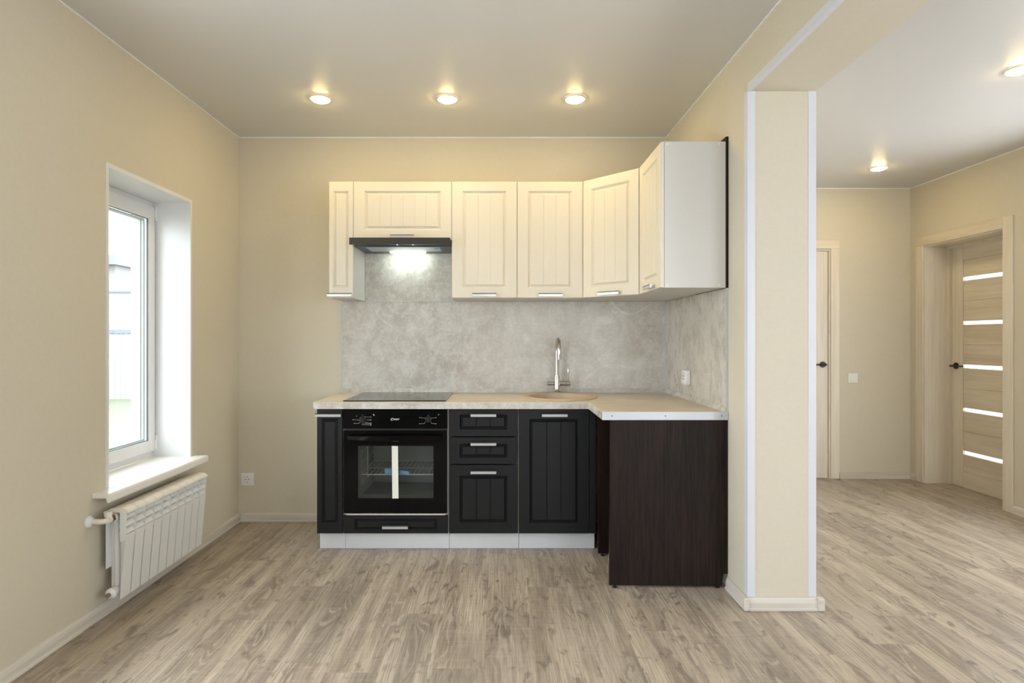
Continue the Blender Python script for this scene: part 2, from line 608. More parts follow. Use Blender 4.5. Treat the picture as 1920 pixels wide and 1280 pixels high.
# ceilings
struct('ceiling', MB().box(XL - 0.02, XR + 0.02, REAR, 0.0, H, H + 0.12), 'ceiling')
struct('ceiling_hall', MB().box(XR2 - 0.02, XH + 0.02, REAR, YH, H2, H2 + 0.12), 'ceiling_hall')
# kitchen back wall
struct('wall_back', MB().box(XL - 0.35, XR, 0.0, 0.2, -0.05, H + 0.1), 'wall')
# left wall with the window hole (inside face at XL)
WY0, WY1, WZ0, WZ1 = -1.281, -0.587, 0.552, 1.987
lw = MB()
lw.box(XL - 0.34, XL, REAR - 0.2, -3.42, -0.05, H + 0.1)
lw.box(XL - 0.34, XL, -2.02, WY0, -0.05, H + 0.1)
lw.box(XL - 0.34, XL, -3.42, -2.02, -0.05, 0.45)
lw.box(XL - 0.34, XL, -3.42, -2.02, 2.15, H + 0.1)
lw.box(XL - 0.34, XL, WY1, 0.02, -0.05, H + 0.1)
lw.box(XL - 0.34, XL, WY0, WY1, -0.05, WZ0 - 0.03)
lw.box(XL - 0.34, XL, WY0, WY1, WZ1, H + 0.1)
LEFT.append(struct('wall_left', lw, 'wall'))
# right wall with column end and lintel
rw = MB()
rw.box(XR, XR2, YC, YH + 0.2, -0.05, H + 0.1)
rw.box(XR, XR2, REAR, YC, ZL, H + 0.1)
rw.box(XR, XR2, REAR, -4.9, -0.05, ZL)
struct('wall_right', rw, 'wall')
# hall back wall with door hole, hall right wall with door hole
D2X0, D2X1 = 2.11, 2.882                # door_2 hole (back wall of the hall)
DZ = 1.990
hb = MB()
hb.box(XR2, D2X0, YH, YH + 0.18, -0.05, H2 + 0.1)
hb.box(D2X1, XH + 0.3, YH, YH + 0.18, -0.05, H2 + 0.1)
hb.box(D2X0, D2X1, YH, YH + 0.18, DZ, H2 + 0.1)
struct('wall_hall_back', hb, 'wall')
D1Y0, D1Y1 = 0.246, 1.017
hr = MB()
hr.box(XH, XH + 0.26, D1Y1, YH + 0.05, -0.05, H2 + 0.1)
hr.box(XH, XH + 0.26, REAR, -4.20, -0.05, H2 + 0.1)
hr.box(XH, XH + 0.26, -2.90, -1.30, -0.05, H2 + 0.1)
hr.box(XH, XH + 0.26, -4.20, -2.90, -0.05, 0.55)
hr.box(XH, XH + 0.26, -4.20, -2.90, 2.15, H2 + 0.1)
hr.box(XH, XH + 0.26, -0.10, D1Y0, -0.05, H2 + 0.1)
hr.box(XH, XH + 0.26, -1.30, -0.10, -0.05, 0.55)
hr.box(XH, XH + 0.26, -1.30, -0.10, 2.15, H2 + 0.1)
hr.box(XH, XH + 0.26, D1Y0, D1Y1, DZ, H2 + 0.1)
struct('wall_hall_right', hr, 'wall')
# rear wall with two wide windows (behind the camera)
rr = MB()
HOLES = ((-0.04, 0.80, 0.60, 1.90), (1.65, 3.35, 0.55, 2.25))
for (a, b) in ((XL - 0.3, -0.04), (0.80, 1.65), (3.35, XH + 0.3)):
    rr.box(a, b, REAR - 0.2, REAR, -0.05, H + 0.1)
for (a, b, c, d) in HOLES:
    rr.box(a, b, REAR - 0.2, REAR, -0.05, c)
    rr.box(a, b, REAR - 0.2, REAR, d, H + 0.1)
struct('wall_rear', rr, 'wall')
for i, (a, b, c, d) in enumerate(HOLES):
    w = thing('window_%d' % (2 + 3 * i), ((a + b) / 2, REAR, c), kind='structure')
    f = MB()
    t = 0.06
    f.box(a, a + t, REAR - 0.12, REAR - 0.05, c, d).box(b - t, b, REAR - 0.12, REAR - 0.05, c, d)
    f.box(a + t, b - t, REAR - 0.12, REAR - 0.05, c, c + t).box(a + t, b - t, REAR - 0.12, REAR - 0.05, d - t, d)
    f.build('window_frame', 'white', w)
w = thing('window_3', (XH, -0.70, 0.55), kind='structure')
f = MB()
f.box(XH + 0.16, XH + 0.22, -1.30, -1.24, 0.55, 2.15).box(XH + 0.16, XH + 0.22, -0.16, -0.10, 0.55, 2.15)
f.box(XH + 0.16, XH + 0.22, -1.24, -0.16, 0.55, 0.61).box(XH + 0.16, XH + 0.22, -1.24, -0.16, 2.09, 2.15)
f.box(XH + 0.16, XH + 0.22, -0.73, -0.67, 0.61, 2.09)
f.build('window_frame', 'white', w)
w = thing('window_6', (XH, -3.55, 0.55), kind='structure')  # added unseen opening for the hall fill light
f = MB()
f.box(XH + 0.16, XH + 0.22, -4.20, -4.14, 0.55, 2.15).box(XH + 0.16, XH + 0.22, -2.96, -2.90, 0.55, 2.15)
f.box(XH + 0.16, XH + 0.22, -4.14, -2.96, 0.55, 0.61).box(XH + 0.16, XH + 0.22, -4.14, -2.96, 2.09, 2.15)
f.build('window_frame', 'white', w)
w = thing('window_4', (XL, -2.72, 0.45), kind='structure')  # added unseen opening in the left wall, there for sideways light
f = MB()
f.box(XL - 0.26, XL - 0.20, -3.42, -3.36, 0.45, 2.15).box(XL - 0.26, XL - 0.20, -2.08, -2.02, 0.45, 2.15)
f.box(XL - 0.26, XL - 0.20, -3.36, -2.08, 0.45, 0.51).box(XL - 0.26, XL - 0.20, -3.36, -2.08, 2.09, 2.15)
f.box(XL - 0.26, XL - 0.20, -2.75, -2.69, 0.51, 2.09)
f.build('window_frame', 'white', w)

# ------------------------------------------------------------------ trims
# ceiling joints
LEFT.append(struct('trim_1', MB().box(XL, XL + 0.007, REAR, 0.0, H - 0.006, H - 0.0005), 'ceil_trim'))
struct('trim_2', MB().box(XL, XR, -0.007, 0.0, H - 0.006, H - 0.0005), 'ceil_trim')
struct('trim_3', MB().box(XR - 0.007, XR, REAR, -0.007, H - 0.006, H - 0.0005), 'ceil_trim')
struct('trim_4', MB().box(XR2, XH, YH - 0.008, YH, H2 - 0.008, H2 - 0.0005), 'ceil_trim')
struct('trim_5', MB().box(XH - 0.008, XH, REAR, YH - 0.008, H2 - 0.008, H2 - 0.0005), 'ceil_trim')
# corner trims of the column (L profiles) and along the lintel
TW, TT = 0.032, 0.0025


def corner(x, sx, z0, z1):
    m_ = MB()
    m_.box(x, x - sx * TW, YC - TT, YC, z0, z1)
    m_.box(x, x + sx * TT, YC - TT, YC + TW, z0, z1)
    return m_


# x = edge of the wall, sx = outward direction
struct('trim_6', corner(XR, -1, 0.058, ZL), 'white_trim')
struct('trim_7', corner(XR2, 1, 0.058, ZL), 'white_trim')
t8 = MB().box(XR - TT, XR, -4.9, YC - TT, ZL - TT, ZL + TW)
t8.box(XR, XR + TW * 0.45, -4.9, YC - TT, ZL - TT, ZL)
struct('trim_8', t8, 'white_trim')


# skirting: profile extruded
def skirt(p0, p1, nrm, hgt=0.057, th=0.021):
    """p0,p1 floor points on the wall face, nrm unit vector into the room"""
    p0, p1, n = Vector((*p0, 0)), Vector((*p1, 0)), Vector((*nrm, 0))
    prof = [(0.0005, 0.001), (th, 0.001), (th, 0.010), (th * 0.80, 0.013), (th * 0.78, hgt * 0.62), (th * 0.62, hgt * 0.85),
            (th * 0.35, hgt * 0.97), (0.0005, hgt)]
    m_ = MB()
    m_.prism([p0 + n * a + Vector((0, 0, z)) for a, z in prof], p1 - p0)
    return m_


LEFT.append(struct('baseboard_left', skirt((XL, REAR), (XL, -0.0005), (1, 0)), 'skirting_y'))
struct('baseboard_back', skirt((XL + 0.02, 0), (-1.045, 0), (0, -1)), 'skirting')
struct('baseboard_right', skirt((XR, YC - 0.021), (XR, -1.04), (-1, 0)), 'skirting_y')
struct('baseboard_column', skirt((XR - 0.021, YC), (XR2 + 0.021, YC), (0, -1)), 'skirting')
struct('baseboard_hall_left', skirt((XR2, YC - 0.021), (XR2, YH), (1, 0)), 'skirting_y')
struct('baseboard_hall_back', skirt((2.958, YH), (XH, YH), (0, -1)), 'skirting')
struct('baseboard_hall_corner', skirt((XH, 1.097), (XH, YH - 0.021), (-1, 0)), 'skirting_y')
struct('baseboard_hall_right', skirt((XH, REAR), (XH, 0.165), (-1, 0)), 'skirting_y')
# small end cap pieces at the foot of the column
struct('trim_9', MB().box(XR2 + 0.001, XR2 + 0.030, YC - 0.026, YC + 0.004, 0.001, 0.056, 0.004), 'skirting')
struct('trim_10', MB().box(XR - 0.025, XR - 0.0005, YC - 0.025, YC - 0.0005, 0.001, 0.060, 0.006), 'skirting')

# ------------------------------------------------------------------ window_1 in the left wall
w1 = thing('window_1', (XL, (WY0 + WY1) / 2, WZ0), kind='structure')
LEFT.append(w1)
FX = XL - 0.208                       # room side of the frame
rv = MB()
e = 0.010
rv.box(FX, XL + 0.003, WY1 - e, WY1 + 0.001, WZ0, WZ1)          # far reveal
rv.box(FX, XL + 0.003, WY0 - 0.001, WY0 + e, WZ0, WZ1)          # near reveal
rv.box(FX, XL + 0.003, WY0 + e, WY1 - e, WZ1 - e, WZ1 + 0.001)  # head
# face flange of the reveal
rv.box(XL, XL + 0.003, WY0 - 0.008, WY0, WZ0, WZ1 + 0.008)
rv.box(XL, XL + 0.003, WY1, WY1 + 0.008, WZ0, WZ1 + 0.008)
rv.box(XL, XL + 0.003, WY0, WY1, WZ1 + 0.001, WZ1 + 0.009)
rv.build('window_reveal', 'white', w1)
a0, a1, z0, z1 = WY0 + e, WY1 - e, WZ0, WZ1 - e
fr = MB()
t = 0.030
fr.box(FX - 0.06, FX, a0, a0 + t, z0, z1, 0.002).box(FX - 0.06, FX, a1 - t, a1, z0, z1, 0.002)
fr.box(FX - 0.06, FX, a0 + t, a1 - t, z0, z0 + 0.040, 0.002).box(FX - 0.06, FX, a0 + t, a1 - t, z1 - 0.035, z1, 0.002)
fr.build('window_frame', 'white', w1)
b0, b1, y0, y1 = a0 + 0.010, a1 - 0.008, z0 + 0.036, z1 - 0.028
sw = 0.056
sf = MB()
xa, xb = FX + 0.001, FX + 0.016
sf.box(xa, xb, b0, b0 + sw, y0, y1, 0.003).box(xa, xb, b1 - sw, b1, y0, y1, 0.003)
sf.box(xa, xb, b0 + sw, b1 - sw, y0, y0 + sw + 0.008, 0.003).box(xa, xb, b0 + sw, b1 - sw, y1 - sw - 0.018, y1, 0.003)
sash = sf.build('window_sash', 'white', w1)
# dark gasket and spacer inside the sash
gk = MB()
c0, c1, d0, d1 = b0 + sw, b1 - sw, y0 + sw + 0.008, y1 - sw - 0.018
for (xx0, xx1, tt) in ((xa + 0.002, xb - 0.004, 0.003),):
    gk.box(xx0, xx1, c0, c0 + tt, d0, d1).box(xx0, xx1, c1 - tt, c1, d0, d1)
    gk.box(xx0, xx1, c0 + tt, c1 - tt, d0, d0 + tt).box(xx0, xx1, c0 + tt, c1 - tt, d1 - tt, d1)
gk.build('gasket', 'gasket', sash)
spm = MB()
for xx in (FX - 0.018, FX - 0.036):
    tt = 0.010
    spm.box(xx, xx + 0.010, c0 - 0.002, c0 + tt, d0, d1).box(xx, xx + 0.010, c1 - tt, c1 + 0.002, d0, d1)
    spm.box(xx, xx + 0.010, c0 + tt, c1 - tt, d0, d0 + tt).box(xx, xx + 0.010, c0 + tt, c1 - tt, d1 - tt, d1)
spm.build('spacer', 'spacer', sash)
MB().box(FX - 0.004, FX - 0.002, c0, c1, d0, d1).build('window_pane', 'glass', sash)
hg = MB()
hg.cyl((xb + 0.004, b1 + 0.004, y1 - 0.075), (xb + 0.004, b1 + 0.004, y1 + 0.005), 0.006)
hg.box(xa, xb + 0.004, b1 - 0.008, b1 + 0.008, y1 - 0.060, y1 - 0.01)
hg.build('window_hinge', 'white', w1, smooth=40)
hg = MB()
hg.cyl((xb + 0.004, b1 + 0.004, y0 + 0.005), (xb + 0.004, b1 + 0.004, y0 + 0.085), 0.006)
hg.box(xa, xb + 0.004, b1 - 0.008, b1 + 0.008, y0 + 0.01, y0 + 0.06)
hg.build('window_hinge', 'white', w1, smooth=40)
# sill board: body and drooping rounded nose
SY0, SY1 = -1.372, -0.546
sl = MB()
sl.box(FX + 0.0, XL + 0.060, WY0 + 0.0005, WY1 - 0.0005, WZ0 - 0.024, WZ0)
n0 = XL + 0.0005
prof = [(n0, WZ0 - 0.022), (n0, WZ0 - 0.001), (XL + 0.066, WZ0 - 0.001), (XL + 0.074, WZ0 - 0.003), (XL + 0.079, WZ0 - 0.010),
        (XL + 0.079, WZ0 - 0.034), (XL + 0.075, WZ0 - 0.040), (XL + 0.066, WZ0 - 0.041), (XL + 0.062, WZ0 - 0.036), (XL + 0.060, WZ0 - 0.022)]
sl.prism([(x, SY0, z) for x, z in prof], (0, SY1 - SY0, 0))
sl.build('window_sill', 'sillwhite', w1)

# ------------------------------------------------------------------ outside the left window
GZ = -0.40
tag(MB().box(-40, XL - 0.6, -12, 34, GZ - 0.1, GZ).build('lawn', 'grass', None, (-14, 11, GZ)),
    'pale green mown lawn seen low through the window', 'grass', None, 'stuff')
fn = thing('board_fence', (-12, 11.7, GZ), 'pale upright board fence with a grey rail across the lawn', 'fence')
fb = MB()
k = -17.0
while k < -7.0:
    fb.box(k, k + 0.125, 11.65, 11.675, GZ, 2.45)
    k += 0.15
fb.build('fence_boards', 'fence', fn)
MB().box(-17, -7, 11.60, 11.65, 1.36, 1.46).build('rail', 'rail', fn)
MB().box(-17, -7, 11.60, 11.70, 2.45, 2.50).build('cap_rail', 'rail', fn)
sh = thing('shed', (-17, 19, GZ), 'white shed with a grey eave standing beyond the board fence', 'building')
MB().box(-22, -14.6, 18.2, 22, GZ, 4.0).build('shed_wall', 'siding', sh)
MB().prism([(-22.3, 17.8, 4.0), (-14.3, 17.8, 4.0), (-14.3, 17.8, 4.35), (-22.3, 17.8, 4.35)], (0, 4.6, 0)).build('eave', 'eave', sh)

# ------------------------------------------------------------------ radiator below the sill
RY0, RY1, NS = -1.338, -0.658, 10
RP = (RY1 - RY0) / NS
rad = thing('radiator', (XL + 0.06, (RY0 + RY1) / 2, 0.083), 'white ten-section radiator hung on the wall under the window sill', 'radiator')
LEFT.append(rad)
RB, RT = 0.083, 0.477


def section(i):
    m_ = MB()
    ya, yb = RY0 + i * RP + 0.0010, RY0 + (i + 1) * RP - 0.0010
    yc = (ya + yb) / 2
    xf_b, xf_t = XL + 0.098, XL + 0.122       # front plate, foot and head
    # leaning front plate
    zt = 0.362
    m_.prism([(xf_b, ya + 0.0026, RB), (xf_b - 0.004, ya + 0.0026, RB), (xf_t - 0.004, ya + 0.0026, zt), (xf_t, ya + 0.0026, zt)], (0, yb - ya - 0.0052, 0))
    # side webs above the plate
    for y in (ya, yb - 0.002):
        m_.prism([(xf_t - 0.014, y, zt - 0.03), (xf_t - 0.002, y, zt - 0.02), (xf_t + 0.004, y, RT - 0.012), (XL + 0.096, y, RT - 0.012), (XL + 0.096, y, zt - 0.028)],
                 (0, 0.002, 0))
    # curved louvres
    for k in range(3):
        zb = zt + 0.002 + k * 0.034
        pts = []
        xo = xf_t - 0.002 + k * 0.0015
        for j in range(7):
            a = j / 6 * PI / 2
            pts.append((xo - 0.030 * (1 - math.cos(a)) - 0.001, zb + 0.026 * math.sin(a)))
        inner = [(x - 0.0025, z - 0.001) for x, z in pts[::-1]]
        m_.prism([(x, ya + 0.002, z) for x, z in pts + inner], (0, yb - ya - 0.004, 0))
        m_.prism([(xo, ya + 0.002, zb), (xo - 0.03, ya + 0.002, zb), (xo - 0.03, ya + 0.002, zb + 0.002), (xo, ya + 0.002, zb + 0.002)], (0, yb - ya - 0.004, 0))
    # water way, rear fin, mid web
    m_.cyl((XL + 0.065, yc, RB + 0.025), (XL + 0.065, yc, RT - 0.03), 0.014, n=14)
    m_.box(XL + 0.034, XL + 0.038, ya, yb, 0.215, RT - 0.03)
    m_.box(XL + 0.038, xf_b - 0.004, yc - 0.0015, yc + 0.0015, RB + 0.04, RT - 0.03)
    m_.prism([(XL + 0.082, yc - 0.012, RB + 0.012), (xf_b - 0.004, yc - 0.012, RB + 0.003), (xf_t - 0.006, yc - 0.012, zt), (XL + 0.092, yc - 0.012, zt)], (0, 0.002, 0))
    # collectors
    m_.cyl((XL + 0.065, ya - 0.0005, RT - 0.040), (XL + 0.065, yb + 0.0005, RT - 0.040), 0.021, n=18)
    m_.cyl((XL + 0.065, ya - 0.0005, RB + 0.030), (XL + 0.065, yb + 0.0005, RB + 0.030), 0.021, n=18)
    s_ = m_.build('radiator_section', 'rad', rad, smooth=35)
    # rounded ivory cap
    c_ = MB()
    pr = [(XL + 0.045, RT - 0.018), (XL + 0.048, RT - 0.004), (XL + 0.060, RT), (XL + 0.095, RT + 0.002), (XL + 0.122, RT - 0.004),
          (XL + 0.132, RT - 0.014), (XL + 0.134, RT - 0.020), (XL + 0.120, RT - 0.018)]
    c_.prism([(x, ya + 0.0006, z) for x, z in pr], (0, yb - ya - 0.0012, 0))
    c_.build('section_cap', 'rad_cap', s_, base=WORLD[s_.name], smooth=50)


for i in range(NS):
    section(i)
# pipe, rosette and valve at the near end
pv = MB()
zc = RT - 0.040
path = [(XL + 0.002, -1.393, zc), (XL + 0.045, -1.393, zc), (XL + 0.058, -1.391, zc), (XL + 0.064, -1.384, zc), (XL + 0.065, -1.372, zc), (XL + 0.065, RY0 - 0.002, zc)]
pv.tube(path, 0.0115, 18)
pv.cyl((XL + 0.065, -1.374, zc), (XL + 0.065, -1.352, zc), 0.015)
valve = pv.build('inlet_pipe', 'rad_cap', rad, smooth=40)
MB().lathe_axis((XL + 0.001, -1.393, zc), (XL + 0.018, -1.393, zc), [(0, 0.027), (0.35, 0.026), (0.8, 0.017), (1, 0.0125)]).build('rosette', 'rad', rad, smooth=40)
MB().lathe_axis((XL + 0.065, -1.366, zc), (XL + 0.065, -1.366, zc + 0.036), [(0, 0.010), (0.35, 0.010), (0.4, 0.015), (1, 0.0165)]).build('valve_cap', 'rad_cap', rad, smooth=40)
MB().cyl((XL + 0.065, RY0 - 0.018, zc), (XL + 0.065, RY0 - 0.0006, zc), 0.0175, n=6).build('union_nut', 'brass', rad)
pl = MB().lathe_axis((XL + 0.065, RY0 - 0.0006, RB + 0.03), (XL + 0.065, RY0 - 0.024, RB + 0.03), [(0, 0.023), (0.55, 0.023), (0.75, 0.019), (1, 0.014)])
pl.build('end_plug', 'rad', rad, smooth=40)
MB().cyl((XL + 0.065, RY0 - 0.0245, RB + 0.03), (XL + 0.065, RY0 - 0.034, RB + 0.03), 0.0095, n=16).build('bleed_screw', 'brass', rad, smooth=40)
ov = MB().tube([(XL + 0.065, RY1 + 0.001, RB + 0.03), (XL + 0.065, RY1 + 0.03, RB + 0.03), (XL + 0.060, RY1 + 0.042, RB + 0.03), (XL + 0.045, RY1 + 0.048, RB + 0.03), (XL + 0.002, RY1 + 0.048, RB + 0.03)], 0.011, 16)
ov.build('outlet_pipe', 'rad', rad, smooth=40)

# turn the left wall and everything on it by a hair about the far corner
T = Matrix.Translation(Vector((XL, 0, 0))) @ Matrix.Rotation(-0.0074, 4, 'Z') @ Matrix.Translation(Vector((-XL, 0, 0)))
for o in LEFT:
    m4 = T @ Matrix.Translation(o.location)
    o.location = m4.to_translation()
    o.rotation_euler = (0, 0, -0.0074)


# ------------------------------------------------------------------ cabinet fronts
class Frame:
    """front plane: origin o, u runs along the front, n points out of it, z up"""

    def __init__(s, o, u, n):
        s.o, s.u, s.n = Vector(o), Vector(u).normalized(), Vector(n).normalized()

    def __call__(s, u, z, d):
        p = s.o + s.u * u + s.n * d
        return Vector((p.x, p.y, p.z + z))


def front(F, u0, u1, z0, z1, mat, parent, name, mu, mt, mb_, grooves=0, th=0.017, deep=0.0095, ringw=0.022):
    """moulded front: border, cove and raised field with planked grooves; outer face at d=0"""
    m_ = MB()
    bm = m_.bm
    levels = [(0, 0, 0, -th), (0, 0, 0, -0.0025), (0.0025, 0.0025, 0.0025, 0), (mu, mt, mb_, 0),
              (mu + ringw * 0.42, mt + ringw * 0.42, mb_ + ringw * 0.42, -deep),
              (mu + ringw * 0.55, mt + ringw * 0.55, mb_ + ringw * 0.55, -deep),
              (mu + ringw * 0.97, mt + ringw * 0.97, mb_ + ringw * 0.97, -0.0012),
              (mu + ringw, mt + ringw, mb_ + ringw, -0.0008)]
    rings = []
    for a, b, c, d in levels:
        rings.append([bm.verts.new(F(u0 + a, z0 + c, d)), bm.verts.new(F(u1 - a, z0 + c, d)),
                      bm.verts.new(F(u1 - a, z1 - b, d)), bm.verts.new(F(u0 + a, z1 - b, d))])
    for a, b in zip(rings, rings[1:]):
        for k in range(4):
            bm.faces.new((a[k], a[(k + 1) % 4], b[(k + 1) % 4], b[k]))
    bm.faces.new(rings[0][::-1])
    iu0, iu1 = u0 + mu + ringw, u1 - mu - ringw
    iz0, iz1 = z0 + mb_ + ringw, z1 - mt - ringw
    d = -0.0008
    gd = 0.0018 if mat == 'cream' else 0.0026
    us = [(iu0, d)]
    if grooves:
        p = (iu1 - iu0) / (grooves + 1)
        for k in range(1, grooves + 1):
            c = iu0 + p * k
            us += [(c - 0.0034, d), (c - 0.0008, d - gd), (c + 0.0008, d - gd), (c + 0.0034, d)]
    us.append((iu1, d))
    lo = [bm.verts.new(F(a, iz0, b)) for a, b in us]
    hi = [bm.verts.new(F(a, iz1, b)) for a, b in us]
    for k in range(len(us) - 1):
        bm.faces.new((lo[k], lo[k + 1], hi[k + 1], hi[k]))
    o = m_.build(name, mat, parent)
    return o


def handle(F, uc, zc, parent, length=0.145):
    m_ = MB()
    h = length / 2
    # bar with a sloped upper lip
    pr = [(0.020, -0.009), (0.028, -0.009), (0.029, 0.0052), (0.0265, 0.0100), (0.018, 0.0100), (0.018, 0.004), (0.021, 0.002)]
    m_.prism([F(uc - h, zc + z, d) for d, z in pr], F.u * length)
    for s_ in (-1, 1):
        c = uc + s_ * (h - 0.022)
        m_.prism([F(c - 0.005, zc - 0.003, 0.0005), F(c + 0.005, zc - 0.003, 0.0005), F(c + 0.005, zc + 0.006, 0.0005), F(c - 0.005, zc + 0.006, 0.0005)], F.n * 0.0195)
    o = m_.build('handle', 'bar', parent, base=WORLD[parent.name])
    o.data.materials.append(M['bar_shade'])
    for p in o.data.polygons:
        c_ = p.center + WORLD[o.name]
        if c_.z > zc + 0.0060 and p.area > 0.0001:
            p.material_index = 1  # upper lip faces take the painted shade
    return o


FU = Frame((0, -0.320, 0), (1, 0, 0), (0, -1, 0))       # upper fronts
FB = Frame((0, -0.550, 0), (1, 0, 0), (0, -1, 0))       # lower fronts
UZ0, UZ1 = 1.462, 2.172
G = 0.0012


def carcass(parent, x0, x1, y0, y1, z0, z1, open_front=True, mat='carcass'):
    m_ = MB()
    t_ = 0.016
    m_.box(x0, x0 + t_, y0, y1, z0, z1).box(x1 - t_, x1, y0, y1, z0, z1)
    m_.box(x0 + t_, x1 - t_, y0, y1, z0, z0 + t_).box(x0 + t_, x1 - t_, y0, y1, z1 - t_, z1)
    m_.box(x0 + t_, x1 - t_, y1 - 0.004, y1, z0 + t_, z1 - t_)
    return m_.build('carcass', mat, parent)


GU = 'cream wall cabinets'
specs = [
    (-1.033, -0.8825, UZ0, 'narrow cream wall cabinet at the far left end of the upper row', 0.028, 0, 0.150),
    (-0.8825, -0.2835, 1.8165, 'wide low cream wall cabinet directly above the black hood', 0.065, 5, 0.145),
    (-0.2835, 0.1165, UZ0, 'tall cream wall cabinet immediately right of the hood', 0.065, 2, 0.145),
    (0.1165, 0.518, UZ0, 'tall straight cream wall cabinet beside the angled corner cabinet', 0.065, 2, 0.145)]
for x0, x1, zb, lab, mu, gr, hl in specs:
    c = thing('wall_cabinet', ((x0 + x1) / 2, -0.15, zb), lab, 'cabinet', GU)
    carcass(c, x0 + 0.0004, x1 - 0.0004, -0.302, -0.0085, zb, UZ1)
    rw_ = 0.018 if gr == 0 else 0.022
    d = front(FU, x0 + G, x1 - G, zb + 0.001, UZ1 - 0.001, 'cream', c, 'door', mu, 0.057, 0.060, gr, ringw=rw_)
    handle(FU, (x0 + x1) / 2 if gr else (x0 + x1) / 2 - 0.003, zb + 0.017, d, hl)

# angled corner cabinet
c = thing('corner_wall_cabinet', (0.85, -0.25, UZ0), 'angled cream corner wall cabinet with its door turned across the corner', 'cabinet', GU)
pa, pb = Vector((0.522, -0.306, 0)), Vector((0.808, -0.596, 0))
MB().prism([(0.5195, -0.0085, UZ0), (1.106, -0.0085, UZ0), (1.106, -0.596, UZ0), (pb.x, pb.y, UZ0), (0.5195, -0.302, UZ0)], (0, 0, UZ1 - UZ0)).build('carcass', 'carcass', c)
dv = (pb - pa).normalized()
nv = Vector((dv.y, -dv.x, 0))
if nv.x > 0: nv = -nv
FD = Frame(pa + nv * 0.0185, dv, nv)
Ld = (pb - pa).length
d = front(FD, 0.010, Ld - 0.008, UZ0 + 0.001, UZ1 - 0.001, 'cream', c, 'door', 0.062, 0.057, 0.060, 2)
handle(FD, Ld / 2 + 0.006, UZ0 + 0.017, d)

# end cabinet on the right wall
c = thing('end_wall_cabinet', (0.95, -0.81, UZ0), 'cream wall cabinet on the right wall showing its plain side panel', 'cabinet', GU)
m_ = MB()
m_.box(0.809, 1.106, -1.0345, -1.0185, UZ0, UZ1).box(0.809, 1.106, -0.6125, -0.597, UZ0, UZ1)
m_.box(0.809, 1.106, -1.0185, -0.6125, UZ0, UZ0 + 0.016).box(0.809, 1.106, -1.0185, -0.6125, UZ1 - 0.016, UZ1)
m_.build('carcass', 'carcass', c)
for xx in (0.822, 1.075):
    for zz in (UZ0 + 0.012, UZ1 - 0.012):
        MB().cyl((xx, -1.0346, zz), (xx, -1.0354, zz), 0.005, n=14).build('screw_cap', 'white', c)
FE = Frame((0.7905, -0.6, 0), (0, -1, 0), (-1, 0, 0))
d = front(FE, 0.012, 0.433, UZ0 + 0.001, UZ1 - 0.001, 'cream', c, 'door', 0.065, 0.057, 0.060, 3)
handle(FE, 0.270, UZ0 + 0.017, d)
tag(MB().box(1.1075, 1.1190, -1.036, -0.60, UZ0 - 0.001, 2.196).build('filler_panel', 'wenge', None, (1.113, -0.8, UZ0)),
    'thin dark upright strip between the end wall cabinet and the right wall', 'panel')

# ------------------------------------------------------------------ base cabinets
GB = 'black base cabinets'
BZ0, BZ1 = 0.1035, 0.8175
BACK = -0.0085


def plinth(parent, x0, x1):
    return MB().box(x0, x1, -0.500, -0.484, 0.001, 0.1015, 0.001, 1).build('plinth', 'plinth', parent)


def feet(parent, x0, x1):
    pass


# narrow
c = thing('base_cabinet', (-0.958, -0.27, 0), 'narrow black base cabinet left of the oven with one slim door', 'cabinet', GB)
carcass(c, -1.033, -0.8835, -0.532, BACK, 0.1025, 0.8185)
d = front(FB, -1.033, -0.8865, BZ0, BZ1, 'black', c, 'door', 0.026, 0.058, 0.056, 0, ringw=0.020)
handle(FB, -0.963, 0.781, d, 0.148)
plinth(c, -1.031, -0.883)
# oven housing
c = thing('oven_cabinet', (-0.583, -0.27, 0), 'black base cabinet holding the oven with one low wide drawer', 'cabinet', GB)
carcass(c, -0.8825, -0.2845, -0.532, BACK, 0.1025, 0.8185)
MB().box(-0.866, -0.301, -0.548, -0.060, 0.208, 0.2165).build('shelf', 'carcass', c)
d = front(FB, -0.8815, -0.2865, BZ0, 0.2065, 'black', c, 'drawer', 0.062, 0.020, 0.018, 0, ringw=0.018)
handle(FB, -0.583, 0.1465, d)
plinth(c, -0.8815, -0.2825)
# drawers
c = thing('drawer_cabinet', (-0.083, -0.27, 0), 'black base cabinet with three stacked drawers right of the oven', 'cabinet', GB)
carcass(c, -0.2835, 0.1155, -0.532, BACK, 0.1025, 0.8185)
for (za, zb, mt, mb_, zh) in ((0.6565, BZ1, 0.036, 0.040, 0.781), (0.4985, 0.6525, 0.038, 0.038, 0.618), (BZ0, 0.4945, 0.062, 0.062, 0.458)):
    d = front(FB, -0.2795, 0.1125, za, zb, 'black', c, 'drawer', 0.060, mt, mb_, 2, ringw=0.018)
    handle(FB, -0.083, zh, d)
plinth(c, -0.2805, 0.1185)
# sink unit
c = thing('sink_cabinet', (0.318, -0.27, 0), 'black base cabinet with a tall planked door below the round sink', 'cabinet', GB)
m_ = MB()
m_.box(0.1165, 0.1325, -0.532, BACK, 0.1025, 0.8185).box(0.540, 0.556, -0.532, BACK, 0.1025, 0.8185)
m_.box(0.1325, 0.540, -0.532, BACK, 0.1025, 0.1185).box(0.1325, 0.540, -0.0125, BACK, 0.1185, 0.60)
m_.build('carcass', 'carcass', c)
d = front(FB, 0.1185, 0.5195, BZ0, BZ1, 'black', c, 'door', 0.0605, 0.061, 0.060, 2, ringw=0.018)
handle(FB, 0.320, 0.781, d)
MB().box(0.5215, 0.5575, -0.550, -0.5335, BZ0, BZ1, 0.002, 1).build('filler_strip', 'black', c)
plinth(c, 0.1205, 0.5575)

